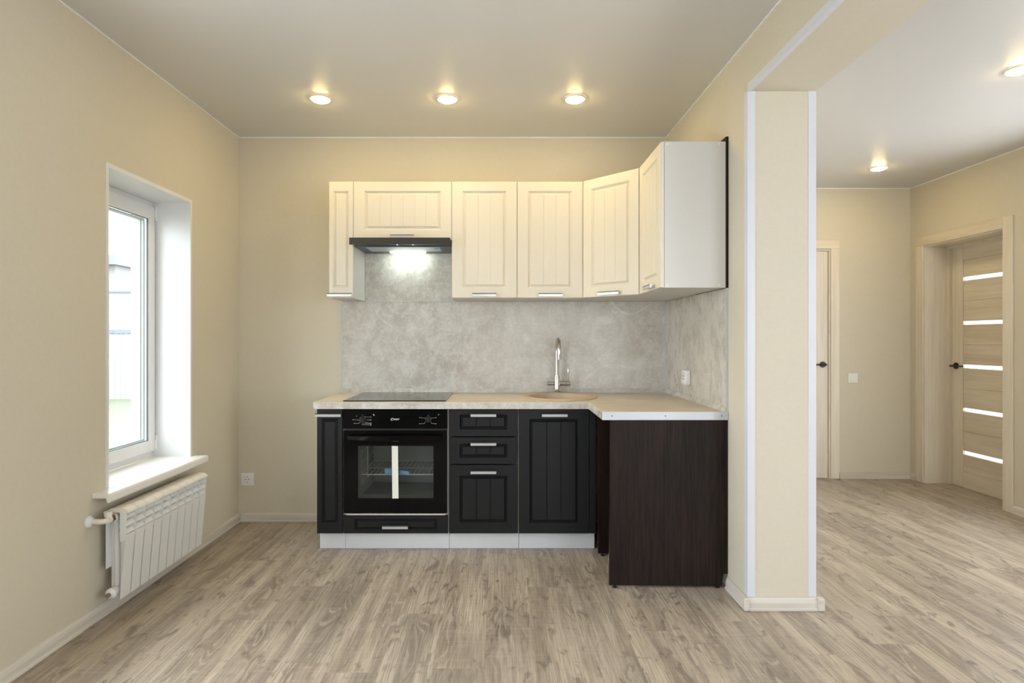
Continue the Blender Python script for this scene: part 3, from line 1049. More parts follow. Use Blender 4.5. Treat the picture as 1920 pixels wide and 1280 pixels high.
# ------------------------------------------------------------------ worktops
WT0, WT1 = 0.8195, 0.858
WX0, WX1 = -1.036, 1.113
wt = thing('worktop', (0.04, -0.3, WT0), 'long pale beige stone-look worktop carrying the hob and the sink', 'worktop')
SCX, SCY, SRX, SRY = 0.366, -0.315, 0.180, 0.195
m_ = MB()
sq = (SCX - 0.24, SCX + 0.24, -0.56, -0.07)
YF = -0.600
m_.box(WX0, sq[0], YF, BACK, WT0, WT1).box(sq[1], WX1, YF, BACK, WT0, WT1)
m_.box(sq[0], sq[1], YF, sq[2], WT0, WT1).box(sq[0], sq[1], sq[3], BACK, WT0, WT1)
N = 64
inn, outr = [], []
for k in range(N):
    a = 2 * PI * k / N + PI / 4
    ca, sa = math.cos(a), math.sin(a)
    inn.append((SCX + SRX * ca, SCY + SRY * sa))
    t_ = 1 / max(abs(ca), abs(sa))
    px = SCX + 0.24 * ca * t_
    py = (sq[2] + sq[3]) / 2 + (sq[3] - sq[2]) / 2 * sa * t_
    outr.append((px, py))
iv = [m_.bm.verts.new((x, y, WT1)) for x, y in inn]
oo = [m_.bm.verts.new((x, y, WT1)) for x, y in outr]
ib = [m_.bm.verts.new((x, y, WT0)) for x, y in inn]
ob = [m_.bm.verts.new((x, y, WT0)) for x, y in outr]
for k in range(N):
    k2 = (k + 1) % N
    m_.bm.faces.new((iv[k], iv[k2], oo[k2], oo[k]))
    m_.bm.faces.new((ib[k], ob[k], ob[k2], ib[k2]))
    m_.bm.faces.new((iv[k], ib[k], ib[k2], iv[k2]))
m_.build('slab', 'worktop', wt)
# lighter band on the front edge is the same stone, as upstand along the walls
MB().prism([(WX0, BACK, WT1), (WX0, BACK - 0.014, WT1), (WX0, BACK - 0.012, WT1 + 0.006), (WX0, BACK - 0.003, WT1 + 0.026), (WX0, BACK, WT1 + 0.026)], (WX1 - WX0, 0, 0)).build('upstand', 'splash', wt)
MB().box(WX0 - 0.0005, WX1, YF - 0.0015, YF - 0.0002, WT0, WT1 - 0.004).build('front_edge', 'splash', wt)

pw = thing('peninsula_worktop', (0.81, -0.82, WT0), 'short beige worktop piece on the dark panel with a metal edge strip', 'worktop')
m_ = MB().box(0.508, WX1, -1.036, YF - 0.0026, WT0, WT1, 0.0015, 1)
m_.build('slab', 'worktop', pw)
MB().prism([(WX1, -1.034, WT1), (WX1 - 0.014, -1.034, WT1), (WX1 - 0.012, -1.034, WT1 + 0.006), (WX1 - 0.003, -1.034, WT1 + 0.026), (WX1, -1.034, WT1 + 0.026)], (0, 1.034 - 0.024, 0)).build('upstand', 'splash_side', pw)
MB().box(0.5065, 0.5077, -1.034, YF - 0.003, WT0, WT1 - 0.004).build('side_edge', 'splash', pw)
st = MB().box(0.506, WX1 + 0.005, -1.0385, -1.0365, WT0 - 0.001, WT1 + 0.001, 0.0008, 1).build('edge_strip', 'alu', pw)
for xx in (0.553, 0.812, 1.085):
    MB().cyl((xx, -1.0386, 0.839), (xx, -1.0398, 0.839), 0.0032, n=14).build('screw', 'steel_dark', st, base=WORLD[st.name])

# dark panels below the peninsula
GP = 'dark panels under the peninsula'


def foot(parent, x, y, h):
    MB().lathe_axis((x, y, 0.0), (x, y, h), [(0, 0.011), (0.35, 0.011), (0.4, 0.005), (1, 0.005)], 16).build('foot', 'rubber', parent, smooth=40)


p_ = thing('peninsula_panel', (0.83, -1.02, 0), 'large dark wenge panel facing the room under the metal-edged worktop', 'panel', GP)
pts = [(0.5415, 0.014), (1.088, 0.010), (1.0915, 0.030), (1.0975, 0.068), (1.116, 0.070), (1.116, 0.8185), (0.5465, 0.8185)]
MB().prism([(x, -1.031, z) for x, z in pts], (0, 0.016, 0)).build('board', 'wenge', p_)
foot(p_, 0.570, -1.022, 0.0145)
foot(p_, 1.07, -1.022, 0.0105)
p_ = thing('peninsula_panel', (0.83, -0.6, 0), 'dark wenge panel set back in the shadow behind the end panel', 'panel', GP)
MB().box(0.5585, 1.10, -0.615, -0.599, 0.014, 0.8185).build('board', 'wenge', p_)
foot(p_, 0.585, -0.607, 0.0145)
foot(p_, 1.07, -0.607, 0.0145)
# fibreboard sheet leaning in the recess
tag(MB().prism([(0.562, -0.860, 0.001), (1.09, -0.860, 0.001), (1.09, -1.008, 0.46), (0.572, -1.008, 0.46)], (0, 0.004, 0)).build('fibreboard_sheet', 'hdf', None, (0.8, -0.93, 0)),
    'raw tan fibreboard sheet leaning behind the left edge of the dark end panel', 'board')

# ------------------------------------------------------------------ backsplash
GS = 'stone-look wall panels'
tag(MB().box(WX0 + 0.001, 1.1125, -0.0075, -0.0005, WT0, 1.4605).build('backsplash', 'splash', None, (0, -0.004, WT1)),
    'long grey stone-look wall panel above the worktop behind the tap', 'wall panel', GS)
tag(MB().box(-0.8815, -0.2845, -0.0075, -0.0005, 1.4665, 1.815).build('backsplash', 'splash', None, (-0.583, -0.004, 1.4665)),
    'grey stone-look wall panel directly under the lit hood', 'wall panel', GS)
tag(MB().box(1.1135, 1.1195, -1.030, -0.0005, WT0 + 0.002, 1.4605).build('backsplash', 'splash_side', None, (1.116, -0.5, WT1)),
    'stone-look panel on the right wall carrying the white socket', 'wall panel', GS)
GT = 'metal edge profiles of the wall panels'
tag(MB().box(WX0 - 0.004, WX0 + 0.0005, -0.0085, -0.0003, WT1 + 0.0005, 1.4615).build('edge_profile', 'alu', None, (WX0, -0.004, WT1)),
    'upright metal profile at the left end of the long wall panel', 'trim', GT)
tag(MB().box(-0.8815, -0.2845, -0.0095, -0.0003, 1.4608, 1.4662).build('edge_profile', 'alu', None, (-0.583, -0.004, 1.461)),
    'level metal profile joining the panel under the hood to the lower one', 'trim', GT)
tag(MB().box(1.1055, 1.1133, -0.0145, -0.0078, WT1 + 0.027, 1.4603).build('edge_profile', 'alu', None, (1.11, -0.01, WT1 + 0.027)),
    'upright metal profile in the inside corner of the wall panels', 'trim', GT)
tag(MB().box(1.1095, 1.1197, -1.0345, -1.0302, WT1 + 0.001, 1.4605).build('edge_profile', 'alu', None, (1.115, -1.032, WT1)),
    'upright metal profile at the near end of the right wall panel', 'trim', GT)

# ------------------------------------------------------------------ hob
hb_ = thing('hob', (-0.588, -0.31, WT1), 'flat black glass hob lying on the worktop above the oven', 'hob')
MB().box(-0.880, -0.295, -0.568, -0.055, WT1 + 0.0003, WT1 + 0.006, 0.0015, 2).build('glass_top', 'hob', hb_)
for (x, y, r) in ((-0.74, -0.43, 0.090), (-0.74, -0.19, 0.072), (-0.44, -0.43, 0.072), (-0.44, -0.19, 0.090)):
    m_ = MB()
    rp = [(x + (r) * math.cos(a * PI / 24), y + r * math.sin(a * PI / 24)) for a in range(48)]
    ri = [(x + (r - 0.0012) * math.cos(a * PI / 24), y + (r - 0.0012) * math.sin(a * PI / 24)) for a in range(48)]
    vo = [m_.bm.verts.new((a, b, WT1 + 0.0062)) for a, b in rp]
    vi = [m_.bm.verts.new((a, b, WT1 + 0.0062)) for a, b in ri]
    for k in range(48):
        m_.bm.faces.new((vo[k], vo[(k + 1) % 48], vi[(k + 1) % 48], vi[k]))
    m_.build('cooking_zone', 'hood_grey', hb_)

# ------------------------------------------------------------------ sink
sk = thing('sink', (SCX, SCY, WT1), 'round sand-coloured composite sink set into the worktop', 'sink')
m_ = MB()
N = 72
rings = [((0.374, -0.296), 0.230, 0.250, WT1 + 0.0003), ((0.374, -0.296), 0.232, 0.252, WT1 + 0.004), ((0.374, -0.296), 0.226, 0.246, WT1 + 0.0085),
         ((0.372, -0.300), 0.205, 0.222, WT1 + 0.0085), ((0.368, -0.310), 0.183, 0.197, WT1 + 0.0078),
         ((0.366, -0.315), 0.179, 0.193, WT1 + 0.004), ((0.366, -0.315), 0.170, 0.184, WT1 - 0.03), ((0.366, -0.315), 0.160, 0.174, WT1 - 0.12),
         ((0.366, -0.315), 0.130, 0.140, WT1 - 0.165), ((0.366, -0.315), 0.04, 0.04, WT1 - 0.175)]
vr = []
for (cx, cy), rx, ry, z in rings:
    vr.append([m_.bm.verts.new((cx + rx * math.cos(2 * PI * k / N), cy + ry * math.sin(2 * PI * k / N), z)) for k in range(N)])
for a, b in zip(vr, vr[1:]):
    for k in range(N):
        m_.bm.faces.new((a[k], a[(k + 1) % N], b[(k + 1) % N], b[k]))
m_.build('bowl', 'sink', sk, smooth=32)
MB().lathe_axis((SCX, SCY, WT1 - 0.176), (SCX, SCY, WT1 - 0.170), [(0, 0.042), (1, 0.042), (1, 0.03), (0.6, 0.02)]).build('drain', 'chrome', sk, smooth=40)

# ------------------------------------------------------------------ tap
TX, TY, TZ = 0.383, -0.078, WT1 + 0.0087
tp = thing('tap', (TX, TY, TZ), 'tall chrome gooseneck tap with side levers behind the sink', 'tap')
MB().lathe_axis((TX, TY, TZ), (TX, TY, TZ + 0.108), [(0, 0.027), (0.04, 0.027), (0.07, 0.019), (0.90, 0.019), (0.95, 0.0175), (1.0, 0.0175)]).build('body', 'chrome', tp, smooth=40)
path = [(TX, TY, TZ + 0.106), (TX, TY, TZ + 0.27)]
R_ = 0.072
for k in range(1, 15):
    a = k / 14 * PI * 1.02
    path.append((TX, TY - R_ + R_ * math.cos(a), TZ + 0.27 + R_ * math.sin(a)))
path.append((TX, TY - 2 * R_ + 0.002, TZ + 0.235))
MB().tube(path, 0.0130, 24).build('spout', 'chrome', tp, smooth=50)
MB().cyl((TX, TY - 2 * R_ + 0.002, TZ + 0.2345), (TX, TY - 2 * R_ + 0.0025, TZ + 0.218), 0.0142).build('aerator', 'chrome', tp, smooth=40)
hz = TZ + 0.056
k_ = MB().lathe_axis((TX + 0.017, TY, hz), (TX + 0.085, TY, hz), [(0, 0.0165), (0.55, 0.0165), (0.56, 0.0150), (0.60, 0.0150), (0.61, 0.0185), (0.96, 0.0185), (1.0, 0.016)]).build('valve', 'chrome', tp, smooth=40)
MB().lathe_axis((TX + 0.071, TY, hz + 0.017), (TX + 0.073, TY - 0.006, hz + 0.100), [(0, 0.0042), (0.6, 0.0052), (0.97, 0.0055), (1, 0.004)], 16).build('lever', 'chrome', k_, base=WORLD[k_.name], smooth=40)
k_ = MB().lathe_axis((TX - 0.017, TY, hz), (TX - 0.062, TY, hz), [(0, 0.0125), (0.4, 0.0125), (0.45, 0.0145), (0.95, 0.0145), (1.0, 0.012)]).build('valve', 'chrome', tp, smooth=40)
MB().lathe_axis((TX - 0.052, TY, hz + 0.013), (TX - 0.053, TY, hz + 0.040), [(0, 0.0022), (1, 0.0028)], 12).build('lever', 'chrome', k_, base=WORLD[k_.name], smooth=40)

# ------------------------------------------------------------------ oven
OX0, OX1 = -0.8805, -0.2885
OC = (OX0 + OX1) / 2
ov = thing('oven', (OC, -0.3, 0.2170), 'built-in black glass oven with two dials under the hob', 'oven')
YO = -0.556
# body with a real cavity
m_ = MB()
cx0, cx1, cz0, cz1 = -0.802, -0.366, 0.290, 0.618
yb_, yf_ = -0.10, -0.530
m_.box(-0.862, cx0, yf_, yb_, 0.2175, 0.80).box(cx1, -0.304, yf_, yb_, 0.2175, 0.80)
m_.box(cx0, cx1, yf_, yb_, 0.2175, cz0).box(cx0, cx1, yf_, yb_, cz1, 0.80)
m_.box(cx0, cx1, yb_ - 0.02, yb_, cz0, cz1)
m_.build('oven_body', 'cavity', ov)
cp = MB().box(OX0, OX1, YO, -0.533, 0.7025, 0.8165, 0.0015, 2).build('control_panel', 'gloss_black', ov)
# door: frame of black glass around a see-through pane
m_ = MB()
wx0, wx1, wz0, wz1 = -0.799, -0.368, 0.305, 0.604
dz0, dz1 = 0.2215, 0.6915
m_.box(OX0 + 0.001, wx0, YO, -0.533, dz0, dz1).box(wx1, OX1 - 0.001, YO, -0.533, dz0, dz1)
m_.box(wx0, wx1, YO, -0.533, dz0, wz0).box(wx0, wx1, YO, -0.533, wz1, dz1)
dr = m_.build('oven_door', 'gloss_black', ov)
MB().box(wx0, wx1, YO + 0.0005, YO + 0.0025, wz0, wz1).build('pane', 'ovenglass', dr, base=WORLD[dr.name])
# inner dark frame behind the pane
m_ = MB()
m_.box(wx0, wx0 + 0.018, YO + 0.008, YO + 0.012, wz0, wz1).box(wx0 + 0.018, wx1, YO + 0.008, YO + 0.012, wz0, wz0 + 0.022)
m_.build('inner_frame', 'hood_grey', dr, base=WORLD[dr.name])
MB().box(OX0 + 0.001, OX1 - 0.001, YO + 0.004, -0.534, 0.6920, 0.7020).build('vent_slot', 'blackplastic', ov)
# bowed handle
m_ = MB()
n_ = 24
ha, hb2 = -0.849, -0.322
prev = None
for k in range(n_ + 1):
    t_ = k / n_
    x = ha + (hb2 - ha) * t_
    bow = 0.030 + 0.022 * math.sin(PI * t_)
    ztop = 0.668 + 0.001 * math.sin(PI * t_)
    zb = 0.642 - 0.004 * math.sin(PI * t_)
    ring = [m_.bm.verts.new((x, YO - bow, ztop)), m_.bm.verts.new((x, YO - bow - 0.004, ztop - 0.003)), m_.bm.verts.new((x, YO - bow - 0.005, zb + 0.003)),
            m_.bm.verts.new((x, YO - bow, zb)), m_.bm.verts.new((x, YO - bow + 0.008, zb + 0.004)), m_.bm.verts.new((x, YO - bow + 0.008, ztop - 0.004))]
    if prev:
        for j in range(6):
            m_.bm.faces.new((prev[j], prev[(j + 1) % 6], ring[(j + 1) % 6], ring[j]))
    else:
        m_.bm.faces.new(ring)
    prev = ring
m_.bm.faces.new(prev[::-1])
for s_ in (ha + 0.002, hb2 - 0.020):
    m_.box(s_, s_ + 0.018, YO - 0.030, YO - 0.0003, 0.646, 0.664)
m_.build('door_handle', 'gloss_black', dr, base=WORLD[dr.name], smooth=30)
# dials
for xx in (-0.771, -0.397):
    k_ = MB().lathe_axis((xx, YO - 0.0003, 0.756), (xx, YO - 0.022, 0.756), [(0, 0.0185), (0.12, 0.0185), (0.2, 0.0155), (0.9, 0.0145), (1.0, 0.013)], 32).build('dial', 'blackplastic', ov, smooth=35)
    MB().box(xx - 0.0014, xx + 0.0014, YO - 0.0265, YO - 0.0222, 0.744, 0.768, 0.0006, 1).build('pointer', 'blackplastic', k_, base=WORLD[k_.name])
# printed symbols and lines
m_ = MB()


def pr_line(x0, z0, x1, z1, w=0.0008):
    a, b = Vector((x0, z0)), Vector((x1, z1))
    d = (b - a).normalized()
    n = Vector((-d.y, d.x)) * w / 2
    y = YO - 0.0004
    q = [a + n, b + n, b - n, a - n]
    m_.prism([(p.x, y, p.y) for p in q], (0, 0.0003, 0))


def pr_sq(x, z, s=0.0022):
    s *= 0.72
    m_.box(x - s, x + s, YO - 0.0004, YO - 0.0001, z - s, z + s)


x, z = -0.771, 0.756
for (dx, dz, ex, ez) in ((-0.040, -0.003, -0.052, -0.003), (-0.022, -0.024, -0.045, -0.024), (0.018, 0.012, 0.045, 0.012), (0.022, -0.004, 0.045, -0.004),
                         (0.014, -0.018, 0.045, -0.022), (0.004, -0.022, 0.045, -0.028), (-0.002, -0.031, 0.045, -0.033)):
    pr_line(x + dx, z + dz, x + ex, z + ez)
    pr_sq(x + ex * 1.05, z + ez, 0.0024)
pr_line(x - 0.018, z - 0.006, x - 0.040, z - 0.003)
pr_line(x - 0.014, z - 0.016, x - 0.022, z - 0.024)
pr_line(x + 0.010, z + 0.016, x + 0.018, z + 0.012)
pr_line(x - 0.002, z - 0.022, x - 0.002, z - 0.031)
pr_sq(x - 0.034, z + 0.018)
pr_sq(x, z + 0.024, 0.0016)
pr_sq(x + 0.062, z + 0.026, 0.0034)
pr_sq(x + 0.066, z + 0.022, 0.0026)
m_.build('dial_markings', 'print', ov)
m_ = MB()
x = -0.397
for (dx, dz, ex, ez) in ((-0.020, 0.006, -0.048, 0.009), (-0.022, -0.024, -0.048, -0.026), (0.020, 0.006, 0.042, 0.009), (0.018, -0.024, 0.042, -0.026)):
    pr_line(x + dx, z + dz, x + ex, z + ez)
    pr_line(x + dx, z + dz, x + dx * 0.8, z + dz * 0.6)
    pr_sq(x + ex * 1.04, z + ez, 0.0022)
pr_sq(x - 0.002, z + 0.022, 0.0014)
pr_sq(x + 0.058, z + 0.026, 0.003)
m_.build('dial_markings', 'print', ov)


def text_mesh(txt, size, x, y, z, shear=0.0, align='CENTER'):
    cu = bpy.data.curves.new('lettering', 'FONT')
    cu.body = txt
    cu.size = size
    cu.shear = shear
    cu.align_x = align
    cu.extrude = 0.0
    cu.offset = size * 0.02
    o = bpy.data.objects.new('lettering', cu)
    me = bpy.data.meshes.new_from_object(o)
    bpy.data.objects.remove(o)
    mb = MB()
    mb.bm.from_mesh(me)
    bpy.data.meshes.remove(me)
    for v in mb.bm.verts:
        v.co = Vector((x + v.co.x, y, z + v.co.y))
    return mb


lg = text_mesh('C', 0.0195, -0.6065, YO - 0.0006, 0.7490, 0.35)
lg2 = text_mesh('ANDY', 0.0125, -0.581, YO - 0.0006, 0.7512, 0.35)
me_ = bpy.data.meshes.new('tmp')
lg2.bm.to_mesh(me_)
lg.bm.from_mesh(me_)
lg.build('logo', 'print', ov)
bpy.data.meshes.remove(me_)
# rack inside
rk = thing('oven_rack', (OC, -0.32, 0.43), 'shiny wire rack inside the oven behind the glass', 'rack')
m_ = MB()
rx0, rx1, ry0, ry1, rz = -0.797, -0.371, -0.515, -0.140, 0.432
m_.tube([(rx0, ry0, rz), (rx1, ry0, rz)], 0.0030, 8).tube([(rx0, ry1, rz), (rx1, ry1, rz)], 0.0025, 8)
m_.tube([(rx0, ry0, rz), (rx0, ry1, rz)], 0.0025, 8).tube([(rx1, ry0, rz), (rx1, ry1, rz)], 0.0025, 8)
m_.tube([(rx0, -0.33, rz - 0.004), (rx1, -0.33, rz - 0.004)], 0.002, 8)
k = 1
while rx0 + k * 0.028 < rx1 - 0.01:
    m_.tube([(rx0 + k * 0.028, ry0, rz), (rx0 + k * 0.028, ry1, rz)], 0.0015, 6)
    k += 1
m_.build('grid', 'wire', rk, smooth=60)
for xx in (cx0 + 0.003, cx1 - 0.003):
    m_ = MB()
    for zz in (0.365, 0.424, 0.49, 0.555):
        m_.tube([(xx, -0.50, zz), (xx, -0.14, zz)], 0.0025, 8)
    m_.tube([(xx, -0.50, 0.365), (xx, -0.50, 0.555)], 0.0025, 8)
    m_.tube([(xx, -0.30, 0.365), (xx, -0.30, 0.555)], 0.0025, 8)
    m_.build('side_rail', 'wire', ov, smooth=60)
# tapes
tag(MB().prism([(-0.6055, YO - 0.0011, 0.6045), (-0.5700, YO - 0.0011, 0.6030), (-0.5665, YO - 0.0011, 0.3055), (-0.6015, YO - 0.0011, 0.3055)], (0, 0.0008, 0)).build('tape_strip', 'tape', None, (-0.586, YO, 0.305)),
    'white upright tape strip stuck down the middle of the oven glass', 'tape')
tag(MB().prism([(-0.6530, -0.5196, 0.4655), (-0.606, -0.5196, 0.4655), (-0.606, -0.5196, 0.440), (-0.6510, -0.5196, 0.438)], (0, 0.0010, 0)).build('tape_piece', 'blue_tape', None, (-0.63, -0.519, 0.44)),
    'blue tape scrap on the oven rack left of the white strip', 'tape', 'blue tape scraps on the oven rack')
tag(MB().prism([(-0.5660, -0.5196, 0.459), (-0.5120, -0.5196, 0.452), (-0.5130, -0.5196, 0.4275), (-0.5660, -0.5196, 0.436)], (0, 0.0010, 0)).build('tape_piece', 'blue_tape', None, (-0.54, -0.519, 0.43)),
    'blue tape scrap on the oven rack right of the white strip', 'tape', 'blue tape scraps on the oven rack')

# ------------------------------------------------------------------ hood
HZ = 1.778
hd = thing('cooker_hood', (-0.583, -0.2, HZ), 'black slide-out cooker hood with a lit strip above the hob', 'cooker hood')
MB().box(-0.8815, -0.2848, -0.302, -0.0085, HZ, 1.8155).build('hood_body', 'hood_grey', hd)
MB().box(-0.876, -0.290, -0.404, -0.3025, 1.7915, 1.808).build('slide_out_tray', 'hood_black', hd)
MB().box(-0.884, -0.2840, -0.4165, -0.4045, 1.7725, 1.8135, 0.0012, 1).build('front_bar', 'hood_black', hd)
m_ = MB()
fx0, fx1, fy0, fy1 = -0.824, -0.352, -0.298, -0.105
zf = HZ - 0.0022
for q in ((fx0, fx1, fy0, fy0 + 0.010), (fx0, fx1, fy1 - 0.008, fy1), (fx0, fx0 + 0.010, fy0 + 0.010, fy1 - 0.008), (fx1 - 0.010, fx1, fy0 + 0.010, fy1 - 0.008)):
    m_.box(q[0], q[1], q[2], q[3], zf, HZ - 0.0002)
fl = m_.build('filter_film', 'blue', hd)
MB().box(fx0 + 0.0101, fx1 - 0.0101, fy0 + 0.0101, fy1 - 0.0081, zf + 0.0005, HZ - 0.0003).build('grease_filter', 'filter', hd)
MB().box(-0.398, -0.372, -0.250, -0.235, zf, zf + 0.0004).build('filter_label', 'hole', hd)
MB().box(-0.840, -0.335, -0.372, -0.350, 1.7898, 1.7913).build('tray_film', 'blue', hd)
MB().box(-0.702, -0.472, -0.093, -0.060, HZ - 0.006, HZ - 0.0003, 0.002, 1).build('light_strip', 'led', hd)
for xx in (-0.618, -0.521):
    MB().lathe_axis((xx, -0.31, 1.7913), (xx, -0.31, 1.7870), [(0, 0.003), (0.8, 0.003), (1, 0.001)], 12).build('pilot_lamp', 'pilot', hd)

# ------------------------------------------------------------------ sockets and switch


def wall_plate(c, label, cat, name, kind):
    """on a wall facing -Y"""
    x, y, z = c
    t_ = thing(name, (x, y, z), label, cat)
    MB().box(x - 0.042, x + 0.042, y - 0.010, y - 0.0005, z - 0.042, z + 0.042, 0.003, 2).build('frame', 'socket', t_)
    if kind == 'socket':
        MB().box(x - 0.030, x + 0.030, y - 0.0125, y - 0.0101, z - 0.030, z + 0.030, 0.001, 1).build('plate', 'socket', t_)
        m_ = MB().lathe_axis((x, y - 0.0127, z), (x, y - 0.0135, z), [(0, 0.0215), (1, 0.0205), (1, 0.019), (0, 0.018)], 28, caps=False)
        m_.build('rim', 'plinth', t_)
        m_ = MB()
        for s_ in (-1, 1):
            m_.cyl((x + s_ * 0.0095, y - 0.0127, z), (x + s_ * 0.0095, y - 0.0136, z), 0.0032, n=14)
            m_.box(x - 0.0035, x + 0.0035, y - 0.0136, y - 0.0127, z + s_ * 0.016 - 0.0015, z + s_ * 0.016 + 0.0015)
        m_.build('contact_holes', 'hole', t_)
    else:
        MB().box(x - 0.028, x + 0.028, y - 0.0140, y - 0.0101, z - 0.028, z + 0.028, 0.0015, 2).build('rocker', 'socket', t_)
    return t_


wall_plate((-1.6635, 0, 0.281), 'white square power socket low on the back wall left of the cabinets', 'socket', 'power_socket', 'socket')
wall_plate((3.0756, YH, 0.872), 'white square light switch on the far wall between the two doors', 'switch', 'light_switch', 'switch')
sx, sy, sz = 1.1130, -0.465, 0.988
t_ = thing('surface_socket', (sx, sy, sz), 'small white surface-mounted socket box on the right stone-look panel', 'socket')
MB().box(sx - 0.030, sx - 0.0005, sy - 0.042, sy + 0.042, sz - 0.043, sz + 0.043, 0.006, 3).build('housing', 'socket', t_, smooth=40)
MB().box(sx - 0.0318, sx - 0.0301, sy - 0.033, sy + 0.033, sz - 0.033, sz + 0.033, 0.0006, 1).build('plate', 'socket', t_)
m_ = MB()
for yy in (-0.014, 0.014):
    for zz in (-0.009, 0.009):
        m_.box(sx - 0.0325, sx - 0.0319, sy + yy - 0.005, sy + yy + 0.005, sz + zz - 0.003, sz + zz + 0.003)
m_.build('contact_holes', 'hole', t_)

# ------------------------------------------------------------------ ceiling lamps
GL = 'recessed ceiling lamps'


def downlight(x, y, zc, label, R=0.0625):
    t_ = thing('ceiling_lamp', (x, y, zc), label, 'lamp', GL)
    MB().lathe_axis((x, y, zc - 0.0003), (x, y, zc - 0.007), [(0, R), (0.5, R), (1, R - 0.004), (1, R - 0.011), (0.2, R - 0.013)], 48, caps=False).build('ring', 'lampring', t_, smooth=50)
    r = R - 0.0135
    MB().lathe_axis((x, y, zc - 0.0005), (x, y, zc - 0.020), [(0, r), (0.30, r), (0.55, r * 0.93), (0.75, r * 0.78), (0.9, r * 0.52), (1, 0)], 48, caps=True).build('lamp_glass', 'lamp', t_, smooth=60)


downlight(-0.991, -0.62, H, 'glowing round lamp in the kitchen ceiling above the narrow cabinet, leftmost of three')
downlight(-0.283, -0.62, H, 'glowing round lamp in the kitchen ceiling, the middle one of three')
downlight(0.4286, -0.62, H, 'glowing round lamp in the kitchen ceiling nearest the corner cabinet')
downlight(2.912, 0.58, H2, 'glowing round lamp in the hall ceiling in front of the far wall')
downlight(2.530, -1.04, H2, 'glowing round lamp in the hall ceiling cut by the right picture edge')

# ------------------------------------------------------------------ hall doors
# door_1 in the hall right wall (leaf set deep in the reveal)
d1 = thing('door_1', (XH, (D1Y0 + D1Y1) / 2, 0), kind='structure')
CW = 0.078
m_ = MB()
m_.box(XH - 0.012, XH - 0.0005, D1Y1, D1Y1 + CW, 0.001, 2.070 - CW + 0.001, 0.0015, 1)
m_.box(XH - 0.012, XH - 0.0005, D1Y0 - CW, D1Y0, 0.001, 2.072, 0.0015, 1)
m_.build('door_casing', 'doorwood', d1)
MB().box(XH - 0.012, XH - 0.0005, D1Y0 + 0.0003, D1Y1 + CW, 1.993, 2.070, 0.0015, 1).build('door_casing', 'doorwood_h', d1)
m_ = MB()
DL = XH + 0.190                          # start of the inner frame
m_.box(XH - 0.0005, DL, D1Y1 - 0.006, D1Y1 + 0.0003, 0.001, 1.99).box(XH - 0.0005, DL, D1Y0 - 0.0003, D1Y0 + 0.006, 0.001, 1.99)
m_.box(XH - 0.0005, DL, D1Y0 + 0.006, D1Y1 - 0.006, 1.984, 1.993)
m_.build('door_lining', 'doorwood', d1)
m_ = MB()
m_.box(DL, DL + 0.065, D1Y1 - 0.030, D1Y1 - 0.0003, 0.001, 1.99).box(DL, DL + 0.065, D1Y0 + 0.0003, D1Y0 + 0.030, 0.001, 1.99)
m_.box(DL, DL + 0.065, D1Y0 + 0.030, D1Y1 - 0.030, 1.965, 1.99)
m_.build('door_frame', 'doorwood', d1)


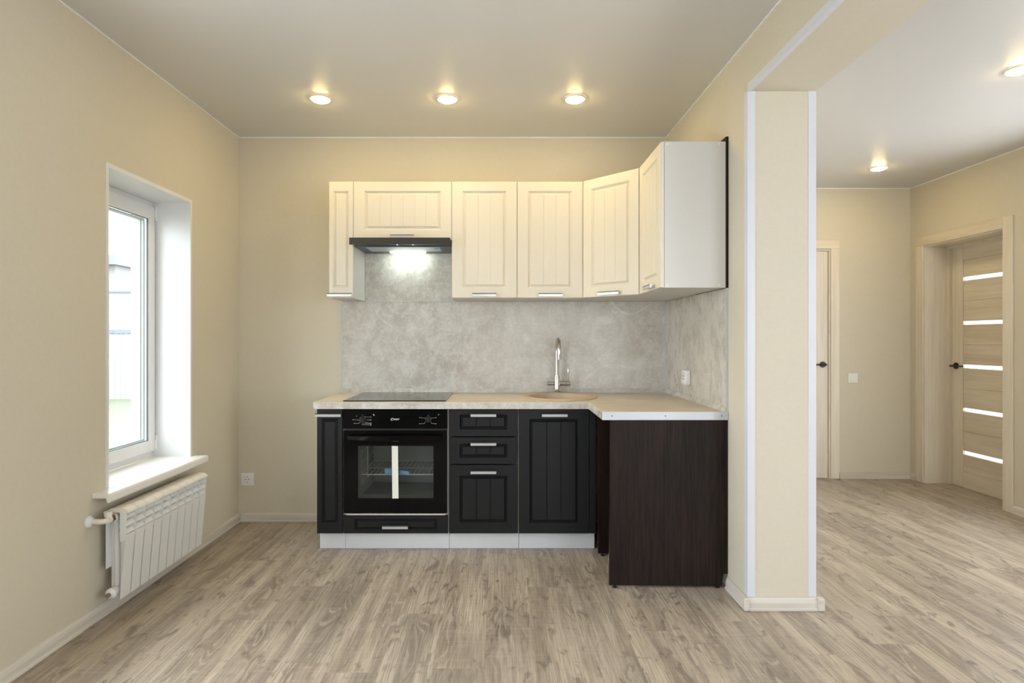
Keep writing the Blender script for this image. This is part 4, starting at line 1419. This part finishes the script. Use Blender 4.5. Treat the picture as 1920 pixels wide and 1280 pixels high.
def leaf(root, P, w, h, glass_z, matv, math_, hx, lever_dir):
    """P(u, d, z) maps leaf coordinates to the world; u along the leaf, d out of its visible face"""
    def bx(m, u0, u1, d0, d1_, z0, z1, bev=0.0):
        a, b = P(u0, d0, z0), P(u1, d1_, z1)
        m.box(a[0], b[0], a[1], b[1], a[2], b[2], bev, 1)
    st_ = 0.112
    m_ = MB()
    bx(m_, 0, st_, -0.036, 0, 0.002, h, 0.0015)
    bx(m_, w - st_, w, -0.036, 0, 0.002, h, 0.0015)
    lf = m_.build('door_leaf', matv, root)
    m_ = MB()
    bx(m_, st_, w - st_, -0.036, -0.0015, h - 0.108, h, 0.001)
    bx(m_, st_, w - st_, -0.036, -0.0015, 0.002, 0.140, 0.001)
    m_.build('rail', math_, lf, base=WORLD[lf.name])
    m_ = MB()
    zs = sorted(glass_z)
    gh = 0.0145
    edges = [0.140] + [v for z in zs for v in (z - gh, z + gh)] + [h - 0.108]
    for a, b in zip(edges[0::2], edges[1::2]):
        mid = (a + b) / 2
        bx(m_, st_, w - st_, -0.030, -0.012, a, b)
        for (p, q) in ((a, mid), (mid, b)):
            if b - a < 0.2:
                p, q = a, b
            bx(m_, st_, w - st_, -0.012, -0.006, p + 0.0008, q - 0.0008, 0.001)
            if b - a < 0.2: break
    m_.build('panel', math_, lf, base=WORLD[lf.name])
    for z in zs:
        m_ = MB()
        bx(m_, st_, w - st_, -0.020, -0.015, z - gh, z + gh)
        m_.build('glass_strip', 'frost', lf, base=WORLD[lf.name])
    # lever handle
    m_ = MB()
    m_.lathe_axis(P(hx, 0.0003, 0.990), P(hx, 0.010, 0.990), [(0, 0.026), (0.8, 0.026), (1, 0.024)], 28)
    m_.cyl(P(hx, 0.010, 0.990), P(hx, 0.045, 0.990), 0.0085, n=16)
    m_.tube([P(hx - lever_dir * 0.008, 0.045, 0.990), P(hx + lever_dir * 0.03, 0.048, 0.990), P(hx + lever_dir * 0.12, 0.044, 0.990)], [0.0085, 0.0065, 0.0060], 14)
    m_.build('door_handle', 'lever', root, smooth=40)


GLZ = (1.702, 1.342, 0.990, 0.637, 0.287)
LX = DL + 0.022
leaf(d1, lambda u, d, z: (LX - d, 0.984 - u, z), 0.705, 1.962, GLZ, 'doorwood', 'doorwood_h', 0.045, 1)

# door_2 in the hall back wall (leaf nearly flush)
d2 = thing('door_2', ((D2X0 + D2X1) / 2, YH, 0), kind='structure')
m_ = MB()
m_.box(D2X1, D2X1 + 0.075, YH - 0.012, YH - 0.0005, 0.001, 1.993, 0.0015, 1)
m_.box(D2X0 - 0.075, D2X0, YH - 0.012, YH - 0.0005, 0.001, 1.993, 0.0015, 1)
m_.build('door_casing', 'doorwood', d2)
MB().box(D2X0 - 0.075, D2X1 + 0.075, YH - 0.012, YH - 0.0005, 1.9935, 2.068, 0.0015, 1).build('door_casing', 'doorwood_x', d2)
m_ = MB()
m_.box(D2X1 - 0.012, D2X1 - 0.0003, YH - 0.0005, YH + 0.08, 0.001, 1.99).box(D2X0 + 0.0003, D2X0 + 0.012, YH - 0.0005, YH + 0.08, 0.001, 1.99)
m_.box(D2X0 + 0.012, D2X1 - 0.012, YH - 0.0005, YH + 0.08, 1.978, 1.99)
m_.build('door_frame', 'doorwood', d2)
wl = D2X1 - D2X0 - 0.030
leaf(d2, lambda u, d, z: (D2X1 - 0.015 - u, YH + 0.010 - d, z), wl, 1.974, GLZ, 'doorwood', 'doorwood_x', 0.045, 1)
